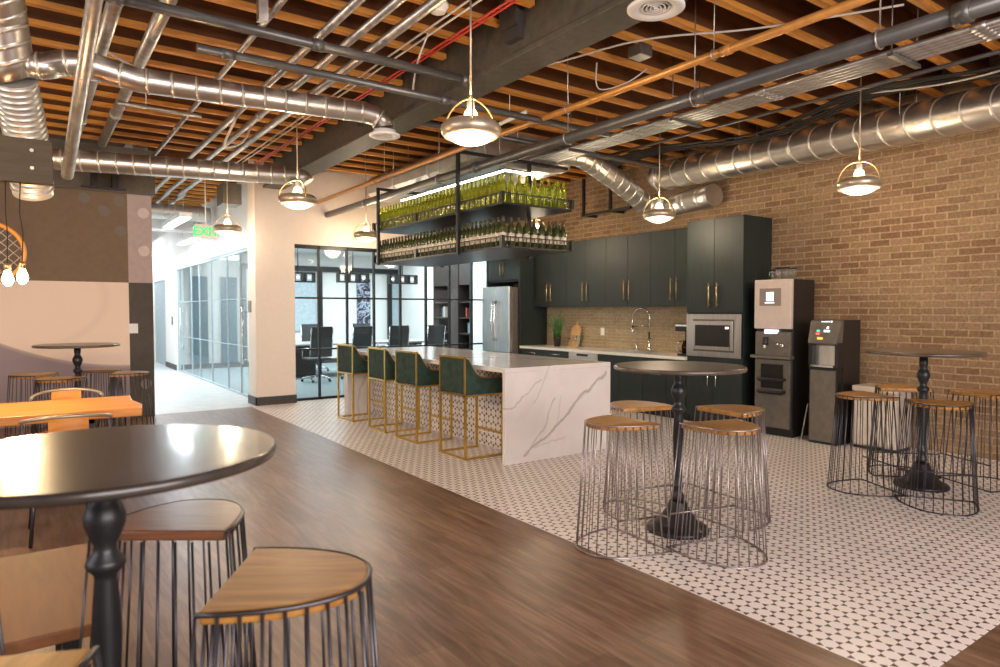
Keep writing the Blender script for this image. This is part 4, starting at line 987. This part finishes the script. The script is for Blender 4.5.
# steel frame bracket on brick, cable bundles, boxes
br_ = thing('wall_bracket', 'black angle-iron bracket on the brick above the cabinets', 'bracket', (7.5, 7.5, 3.0))
MB().box(7.30, 7.95, 2.98, 7.34, 7.99, 3.55).box(7.30, 7.35, 2.98, 7.34, 7.39, 3.55).box(7.30, 6.95, 2.95, 7.34, 8.0, 2.99).box(7.30, 7.35, 2.95, 7.6, 7.39, 2.99).box(7.30, 7.95, 2.95, 7.6, 7.99, 2.99).build('bracket', 'black_metal', br_)
def cable(pts, r, m_, label, grp=None):
    P = [Vector(p) for p in pts]; out = []
    for i in range(len(P)-1):
        p0 = P[max(i-1, 0)]; p1 = P[i]; p2 = P[i+1]; p3 = P[min(i+2, len(P)-1)]
        for k in range(6):
            t_ = k/6; out.append(.5*((2*p1)+(-p0+p2)*t_+(2*p0-5*p1+4*p2-p3)*t_*t_+(-p0+3*p1-3*p2+p3)*t_**3))
    out.append(P[-1]); return tag(MB().tube(out, r, 6).build('cable', m_), label, 'cable', grp)
for k in range(6):
    x = 6.52+.06*k
    cable([(x, .8, 3.50+random.uniform(-.03, .03)), (x+.05, 2.0, 3.46+random.uniform(-.05, .03)), (x-.04, 3.2, 3.52), (x+.06, 4.4, 3.44+random.uniform(-.05, .03)), (x, 5.8, 3.5), (x+.03, 7.2, 3.48)], .011, 'black_cable', 'black cable in the drooping bundle over the wall duct', 'black cable bundle over the wall duct')
cable([(6.3, 1.2, 3.55), (6.5, 1.9, 3.42), (6.7, 2.6, 3.46), (6.6, 3.4, 3.55)], .009, 'white_cable', 'pale looping cable near the top right above the wall duct')
cable([(2.08, 5.9, 3.52), (1.72, 6.5, 3.34), (1.58, 6.4, 3.14), (1.62, 6.9, 3.04), (1.88, 7.2, 3.20), (2.08, 7.6, 3.55)], .012, 'white_cable', 'pale cable loop hanging between the two silver ducts')
cable([(.5, 6.0, 3.46), (.9, 6.3, 3.42), (1.3, 6.4, 3.44), (1.6, 6.2, 3.4)], .012, 'white_cable', 'pale sagging cable above the crossing duct at left')
cable([(3.36, 5.2, 3.56), (3.6, 4.4, 3.50), (3.9, 3.6, 3.52), (4.5, 3.0, 3.55), (5.0, 2.2, 3.56)], .008, 'white_cable', 'thin grey cable strung below the joists right of the beam')
cable([(2.48, 4.4, 3.5), (2.5, 4.6, 3.36), (2.62, 4.9, 3.26), (2.7, 5.0, 3.24)], .008, 'white_cable', 'short pale cable drooping near the largest pendant')
cable([(4.0, 4.2, 3.55), (4.12, 4.3, 3.38), (4.25, 4.1, 3.4), (4.4, 4.0, 3.52)], .006, 'white_cable', 'small cable loop by the junction box under a joist')
tag(MB().box(4.05, 3.75, 3.50, 4.19, 3.89, 3.59).build('junction_box', 'machine_grey', bevel=.006), 'grey junction box fixed under a joist near the orange pipe', 'junction box')
tag(MB().box(6.22, 1.55, 3.42, 6.38, 1.71, 3.59).build('junction_box', 'machine_grey', bevel=.006), 'grey junction box high near the top right corner', 'junction box')
tag(MB().box(.62, 4.85, 3.48, .82, 5.0, 3.59).build('junction_box', 'board_wood', bevel=.006), 'dark junction box in the joists at upper left', 'junction box')
tag(MB().tube([(.68, 6.6, 3.22), (1.35, 6.6, 3.22)], .02, 8).tube([(.9, 6.6, 3.22), (.9, 6.6, 3.88)], .005, 5).build('strut_channel', 'steel_pipe'), 'short pale strut bar below the left grey pipes', 'strut')
tag(MB().tube([(3.9, 5.6, 3.3), (4.1, 5.3, 3.42)], .02, 8).tube([(4.0, 5.45, 3.36), (4.0, 5.45, 3.88)], .004, 5).build('strut_channel', 'lamp_white'), 'short white rod by the wine shelf post', 'strut')
tag(MB().box(.95, 9.9, 3.02, 1.02, 10.1, 3.25).box(.72, 9.9, 3.02, .79, 10.1, 3.25).box(.6, 9.9, 3.0, 1.1, 9.94, 3.02).build('soffit_bracket', 'black_metal'), 'dark bracket on the soffit above the mural', 'bracket')

# ================================================================== CORRIDOR
ex = thing('exit_sign', 'green EXIT sign hanging at the corridor mouth', 'exit sign', (2.02, 11.2, 2.6))
MB().box(2.17, 11.19, 2.58, 2.49, 11.22, 2.79).build('face_plate', 'exit_plate', ex, .004)
MB().tube([(2.33, 11.205, 2.79), (2.33, 11.205, 3.87)], .008, 6).build('stem', 'plastic_white', ex)
cu = bpy.data.curves.new('sign_text', 'FONT'); cu.body = 'EXIT'; cu.size = .185; cu.extrude = .004; cu.align_x = 'CENTER'; cu.offset = .007
to = bpy.data.objects.new('tmp', cu); COL.objects.link(to)
me = bpy.data.meshes.new_from_object(to.evaluated_get(bpy.context.evaluated_depsgraph_get())); bpy.data.objects.remove(to)
me.materials.clear(); me.materials.append(M['exit_green']); tx = bpy.data.objects.new('sign_text', me); COL.objects.link(tx); tx.parent = ex
tx.rotation_euler = (PI/2, 0, 0); tx.location = (2.33-2.02, 11.185-11.2, 2.62-2.6)
def fixture(x, y0, y1, z, label, wd=.09):
    f_ = thing('linear_light', label, 'ceiling light', (x, (y0+y1)/2, z), 'linear lights in the corridor')
    MB().box(x-wd, y0, z+.02, x+wd, y1, z+.09).build('housing', 'plastic_white', f_); MB().box(x-wd*.8, y0+.02, z, x+wd*.8, y1-.02, z+.02).build('diffuser', 'tube_glow', f_)
    MB().tube([(x, y0+.2, z+.09), (x, y0+.2, 3.87)], .004, 5).tube([(x, y1-.2, z+.09), (x, y1-.2, 3.87)], .004, 5).build('hanger', 'steel_pipe', f_)
fixture(2.12, 11.6, 13.3, 2.92, 'linear corridor light nearest the mural, above the exit sign'); fixture(2.78, 14.2, 15.8, 2.86, 'linear corridor light beside the glass wall'); fixture(2.2, 16.2, 17.8, 2.8, 'far linear light deep in the corridor')
o = MB().box(1.43, 18.3, 2.78, 2.97, 18.5, 2.90).build('cross_light', 'tube_glow'); tag(o, 'long glowing crosswise light bar deep in the corridor', 'ceiling light')
tag(MB().box(1.43, 15.0, 3.1, 2.97, 15.5, 3.4).build('corridor_duct', 'white_paint', bevel=.01), 'white boxed duct crossing the corridor ceiling', 'duct')
duct('spiral_duct', [(1.6, 13.5, 3.25), (2.9, 13.5, 3.25)], .14, 'pale spiral duct crossing the corridor beyond the exit sign', .2, 'flex_duct')
tag(MB().box(2.52, 10.9, 3.1, 2.80, 11.3, 3.42).tube([(2.66, 11.1, 3.42), (2.66, 11.1, 3.88)], .006, 6).build('junction_box', 'machine_grey', bevel=.01), 'grey equipment box above the corridor pendant', 'junction box')
for k, x in enumerate((1.85, 2.05, 2.3)): pipe('conduit', [(x, 12.6, 3.47), (x, 17.6, 3.47)], .03, 'steel_pipe', 'bright conduit in the corridor ceiling, %s of three' % ['left', 'middle', 'right'][k], 'conduit', 8)

# ================================================================== CONFERENCE ROOM
tb_ = thing('conference_table', 'long pale conference table behind the black gridded glass', 'table', (6.3, 14.5, 0))
MB().box(4.3, 13.85, .70, 8.3, 15.1, .74).build('tabletop', 'conf_table', tb_, .01)
for x in (5.0, 7.5): MB().box(x-.3, 14.2, .04, x+.3, 14.8, .70).build('pedestal', 'frame_black', tb_)
def office_chair():
    r = thing('office_chair', 'x', 'office chair', (0, 0, 0))
    MB().box(-.23, -.23, .44, .23, .24, .49).build('seat', 'chair_mesh', r, .02)
    bk = MB(); bk.v = []
    MB().obox((0, -.25, .82), (.44, .03, .62), 0, R(8)).build('backrest', 'chair_mesh', r, .01)
    for sx in (-1, 1):
        MB().tube([(sx*.225, -.21, .52), (sx*.225, -.255, .80), (sx*.225, -.31, 1.10)], .011, 8).build('back_frame', 'chrome', r)
        MB().tube([(sx*.24, -.24, .68), (sx*.26, -.1, .69), (sx*.26, .14, .67), (sx*.24, .18, .48)], .012, 8).build('armrest', 'chrome', r)
    MB().tube([(-.225, -.26, .86), (.225, -.26, .86)], .009, 8).build('crossbar', 'chrome', r)
    MB().tube([(0, 0, .44), (0, 0, .12)], .028, 12).build('gas_column', 'chrome', r)
    for k in range(5):
        a = 2*PI*k/5+.3; l_ = MB().tube([(0, 0, .12), (.30*math.cos(a), .30*math.sin(a), .075)], .018, 8).build('leg', 'chrome', r)
        MB().sphere((.30*math.cos(a), .30*math.sin(a), .031), .03, 10, 6).build('caster', 'plastic_black', l_)
    cache(r); return r
oc = office_chair(); oc.location = (4.85, 13.25, 0); oc['label'] = 'black office chair behind glass, leftmost on the near side'
for x, rz, l_ in ((5.72, .1, 'second from the left on the near side'), (6.62, -.08, 'third from the left on the near side'), (7.5, .05, 'rightmost on the near side')): dup(oc, (x, 13.3, 0), rz, 'black office chair behind glass, ' + l_)
for x, l_ in ((5.6, 'left on the far side of the conference table'), (6.9, 'right on the far side of the conference table'), (4.55, 'at the far left corner of the conference table')): dup(oc, (x, 15.45, 0), PI, 'black office chair ' + l_)
def chandelier(x0, x1, y, z0, z1, label):
    c = thing('square_chandelier', label, 'chandelier', ((x0+x1)/2, y, z0), 'black square-frame chandeliers')
    n_ = 3; w_ = (x1-x0)/n_
    for k in range(n_):
        a = x0+k*w_+.012; b = x0+(k+1)*w_-.012; q = .035
        MB().box(a, y-.07, z0, b, y+.07, z0+q).box(a, y-.07, z1-q, b, y+.07, z1).box(a, y-.07, z0+q, a+q, y+.07, z1-q).box(b-q, y-.07, z0+q, b, y+.07, z1-q).build('square_frame', 'frame_black', c)
    MB().tube([((x0+x1)/2, y, z1), ((x0+x1)/2, y, 2.99)], .012, 8).box((x0+x1)/2-.12, y-.02, 2.96, (x0+x1)/2+.12, y+.02, 2.99).build('stem', 'frame_black', c)
    for k in range(n_): MB().sphere((x0+(k+.5)*w_, y, (z0+z1)/2), .035, 10, 6).build('bulb', 'diffuser_glow', c)
chandelier(5.70, 6.47, 14.3, 2.08, 2.30, 'black three-square chandelier, middle one over the conference table'); chandelier(6.95, 7.72, 14.3, 2.08, 2.30, 'black three-square chandelier, right one over the conference table'); chandelier(4.45, 5.20, 14.3, 2.06, 2.28, 'black three-square chandelier, left one over the conference table')
ar = thing('wall_art', 'dark blue and white abstract picture on the conference room wall', 'picture', (7.9, 17.86, 1.0))
MB().box(7.72, 17.84, .95, 8.12, 17.895, 2.35).build('canvas', 'art_paint', ar)
for k, x in enumerate((6.62, 8.72, 5.55, 4.6)): tag(MB().box(x-.06, 17.78, 0, x+.06, 17.86, 2.52).build('wall_post', 'frame_black'), 'black vertical post on the conference room back wall, ' + ['left of the picture', 'right of the picture', 'second from the left end', 'nearest the corridor glass'][k], 'post')
tag(MB().box(4.5, 17.78, 2.52, 8.98, 17.86, 2.66).build('wall_header', 'frame_black'), 'black horizontal header above the back wall panels', 'header')
tag(MB().box(8.80, 17.84, .12, 8.98, 17.88, 2.5).build('glass_board', 'door_grey'), 'greenish grey writing board at the right of the back wall', 'board')
for x, l_ in ((3.35, 'nearest the corridor end'), (4.05, 'second from the corridor end')): tag(MB().box(x, 17.82, .12, x+.38, 17.88, 2.3).build('glass_door', 'blue_dark', bevel=.004), 'narrow blue-grey glass door on the far wall, '+l_, 'door')
wb = tag(MB().box(5.65, 17.84, .9, 6.5, 17.88, 2.45).build('blue_panel', 'door_grey'), 'pale blue-grey panel on the conference back wall', 'panel')
bs = thing('bookshelf', 'dark wooden bookshelf built into the conference room side wall', 'bookshelf', (9.3, 14.55, 0))
MB().box(9.0, 13.90, 0, 9.45, 13.95, 2.99).box(9.0, 15.70, 0, 9.45, 15.75, 2.99).box(9.45, 13.90, 0, 9.5, 15.75, 2.99).build('case', 'shelf_wood', bs)
MB().box(8.98, 14.45, 0, 9.44, 14.90, 2.99).build('door', 'shelf_wood', bs); MB().box(9.0, 13.95, 2.1, 9.44, 14.45, 2.99).build('door', 'shelf_wood', bs); MB().box(9.0, 14.90, 2.1, 9.44, 15.70, 2.99).build('door', 'shelf_wood', bs)
for z in (.02, .45, .85, 1.25, 1.65): MB().box(9.02, 13.95, z, 9.44, 14.44, z+.03).box(9.02, 14.91, z, 9.44, 15.70, z+.03).build('shelf', 'shelf_wood', bs)
for k, (y, z, h_, m_) in enumerate(((15.0, .88, .25, 'book_cream'), (15.06, .88, .22, 'book_red'), (15.3, 1.28, .28, 'book_cream'), (15.38, 1.28, .24, 'book_blue'), (14.05, .88, .25, 'book_cream'), (14.11, .88, .27, 'book_blue'), (14.2, 1.28, .24, 'book_red'))):
    tag(MB().box(9.08, y, z+.001, 9.28, y+.045, z+h_).build('book', m_), 'upright book %d on the dark conference room shelves' % (k+1) if False else ['cream book beside a red one, left bay lower shelf', 'red book on the left bay lower shelf', 'cream book on the left bay upper shelf', 'blue book on the left bay upper shelf', 'cream book on the right bay lower shelf', 'blue book on the right bay lower shelf', 'red book on the right bay upper shelf'][k], 'book')
